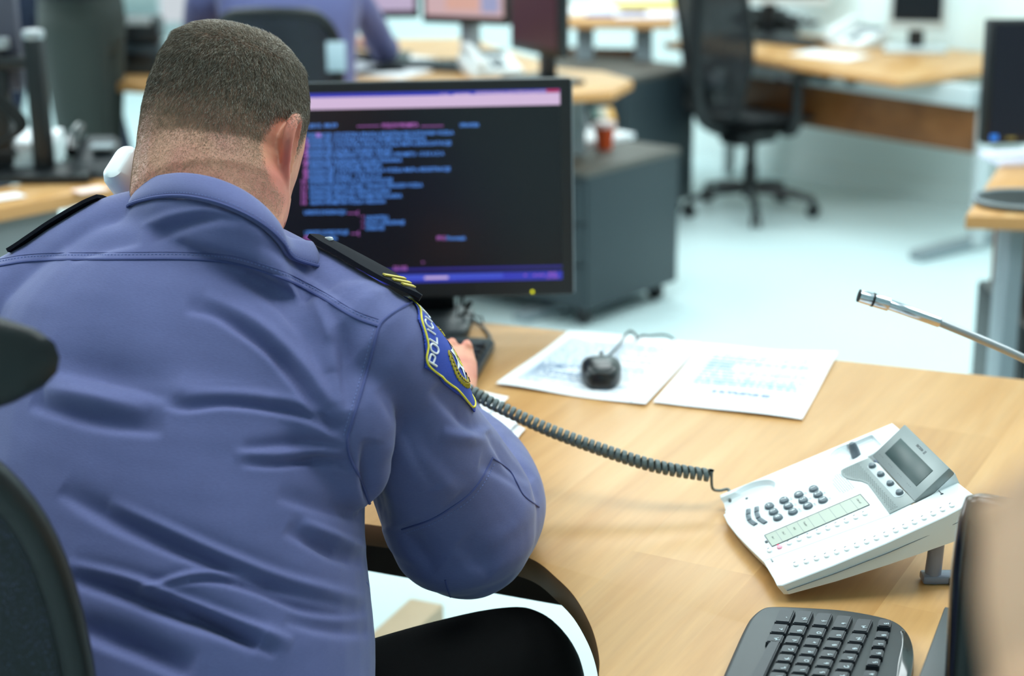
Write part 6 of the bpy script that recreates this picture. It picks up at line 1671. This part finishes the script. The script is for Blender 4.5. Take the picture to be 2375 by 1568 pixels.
obj('short_hair', loft([sring(G_(0, .255, z), EX, EY, a, c, 24, 2.2) for z, a, c in ((1.26, .070, .080), (1.32, .078, .092), (1.38, .080, .096), (1.435, .062, .078), (1.462, .02, .03))]), mat('dark_brown_hair', (48, 36, 30), .7), col_)
tt = [limb([G_(s * .10, 0, .52), G_(s * .12, .25, .53), G_(s * .12, .44, .52)], [.10, .085, .068]) for s in (-1, 1)] + [limb([G_(s * .12, .44, .52), G_(s * .12, .48, .3), G_(s * .12, .46, .08)], [.068, .058, .05]) for s in (-1, 1)] + [loft([sring(G_(0, .0, z), EX, EY, a, c, 30, 2.3) for z, a, c in ((.47, .14, .10), (.50, .19, .14), (.60, .2, .15), (.66, .19, .14))])]
obj('trousers', remesh_obj(tt, .010, 6, .6), M_NAVY, col_)
for s in (-1, 1): obj('shoe', box(tuple(G_(s * .12, .50, .035)), (.09, .26, .07), .03, seg=3), M_GLOSS, col_)
cch = thing('office_chair', (cg.x, cg.y, 0), 'black chair with solid rounded back in which the blue-shirted colleague sits', 'chair')
mesh_chair(cch, Matrix.Translation(cg + Vector((0, .02, 0))) , headrest=False, seat_z=.45, back_h=.50, back_w=.36, tilt=4, arms=False)
obj('lining', tube([G_(-.1, -.25, .62), G_(.1, -.25, .62)], .02, n=10, flat=(1, .4)), M_BLACK, cch)
# pale label cloth on the chair back
lp = aty(782, 128, cg.y - .27)
tgo = obj('pale_cloth', box((lp.x, lp.y - .03, lp.z), (.055, .008, .085), .003), mat('pale_grey_cloth', (176, 196, 206), .8)); tag(tgo, 'pale grey cloth hanging on the back of the colleague\'s chair', 'cloth')

# ------------------------------------------------------------------ gooseneck microphone
g0 = atd(1993, 686, 2.05); g1 = atd(2062, 706, 2.05); g2 = atd(2180, 748, 2.05); g3 = atd(2375, 832, 2.06); g4 = atd(2520, 920, 2.08); g5 = atd(2600, 1060, 2.10)
g6 = Vector((g5.x + .01, g5.y, .76))
mic = thing('gooseneck_microphone', (g6.x, g6.y, .74), 'slim silver gooseneck microphone leaning in over the far right of the desk', 'microphone')
obj('capsule', cyl(g0, g1, .0080, .0085, n=28, bev=.001), M_CHROME, mic)
b = cyl(g0 - (g1 - g0).normalized() * .0012, g0 + (g1 - g0).normalized() * .002, .0078, n=28); cyl(g0.lerp(g1, .42), g0.lerp(g1, .50), .0086, n=28, bm=b); obj('capsule_grille', b, M_BLACK, mic)
obj('shaft', cyl(g1, g2, .0066, .0064, n=24, bev=.0008), M_CHROME, mic)
neck_ = [Vector(p) for p in cr([g2, g3, g4, g5, g6], 10)]
obj('gooseneck', tube(neck_, .0050, n=12), M_SILVER, mic)
obj('mic_base', prism([(g6.x + x, g6.y + y) for x, y in rrect(.11, .14, .02, 5)], .74, .775, bev=.006, top_only=True), M_BLACK, mic)

# ------------------------------------------------------------------ chair back and colleague at the near right
nc = thing('office_chair', (.52, 1.20, 0), 'black glossy chair back standing right of the white phone', 'chair')
def R3(x, y, d): return atd(x, y, d)
prof_ = [(2262, 1146, 0), (2238, 1160, 1), (2222, 1215, 2), (2213, 1280, 3), (2206, 1340, 4), (2202, 1400, 5), (2198, 1480, 6), (2192, 1570, 7), (2186, 1700, 8)]
rings = []
for i, (x, y, k) in enumerate(prof_):
    d = 1.50; p = R3(x, y, d); w = [.010, .030, .050, .055, .058, .060, .060, .060, .055][i]; th_ = [.006, .014, .022, .026, .028, .028, .028, .028, .026][i]
    c = p + Vector((w, -.004, 0)); rings.append(sring(c, Vector((.94, -.34, 0)).normalized(), Vector((.34, .94, 0)).normalized(), w, th_, 28, 2.4))
obj('backrest', loft(rings), M_GLOSS, nc, angle=60)
cb_ = R3(2250, 1700, 1.5)
obj('backrest_stem', tube(cr([cb_, Vector((cb_.x, cb_.y, .55)), Vector((cb_.x + .02, cb_.y - .1, .44))], 5), .022, n=12), M_BLACK, nc)
sx_, sy_ = cb_.x + .02, cb_.y - .26
obj('seat', box((sx_, sy_, .46), (.46, .44, .07), .03, seg=3), M_NET, nc)
obj('gas_lift', cyl((sx_, sy_, .10), (sx_, sy_, .43), .028), M_BLACK, nc)
for k in range(5):
    a = 2 * PI * k / 5 + .3; d = Vector((math.cos(a), math.sin(a), 0)); q = Vector((sx_, sy_, 0)) + d * .29
    obj('base_arm', tube([Vector((sx_, sy_, .12)), Vector((sx_, sy_, .115)) + d * .15, q + Vector((0, 0, .08))], .02, n=8), M_BLACK, nc)
    obj('caster', cyl(q + Vector((-d.y * .02, d.x * .02, .031)), q + Vector((d.y * .02, -d.x * .02, .031)), .031, n=18, bev=.004), M_BLACK, nc)
# flat grey case lying at the desk's right side, its edge catching the light
gz = [(2190, 1404), (2215, 1408), (2215, 1700), (2080, 1700)]
P = [onz(x, y, .80) for x, y in gz]
lt = thing('document_case', (P[0].x, P[0].y, DZ), 'flat dark grey case on the desk edge below the black chair back', 'case')
obj('case_shell', prism([(p.x, p.y) for p in P], DZ + .001, .80, bev=.004), M_DARK, lt)
obj('rivet', cyl(P[0] + Vector((.012, -.012, -.004)), P[0] + Vector((.012, -.012, .004)), .004, n=16), mat('dull_red_metal', (96, 50, 40), .4), lt)

# bare forearm and hand of someone standing close by at the right
dh = .50
arm_ = thing('person', atd(2700, 2000, .6), 'close blurred person at the lower right, only a bare forearm and fist in view', 'person')
hb = atd(2450, 1330, dh); Yh = (atd(2420, 1100, dh + .02) - atd(2440, 1560, dh - .02)).normalized(); Zh = (Vector((-.75, -.3, .25))); Zh = (Zh - Yh * Yh.dot(Zh)).normalized(); Xh = Yh.cross(Zh)
hparts = hand(hb - Yh * .03, Xh, Yh, Zh, (.9, .95, 1.0, 1.05), [(-.022, .0, -.012), (-.036, .024, -.022), (-.034, .05, -.034), (-.018, .066, -.040), (-.004, .074, -.042)], s=.72)
fore_ = limb([hb - Yh * .22 + Vector((.03, 0, 0)), hb - Yh * .12 + Vector((.012, 0, 0)), hb - Yh * .05], [.038, .032, .024])
obj('forearm_and_hand', remesh_obj(hparts + [fore_], .0022, 5, .5), mat('tan_skin', (206, 156, 116), .5, sss=.2, noise=.08, nscale=18), arm_)
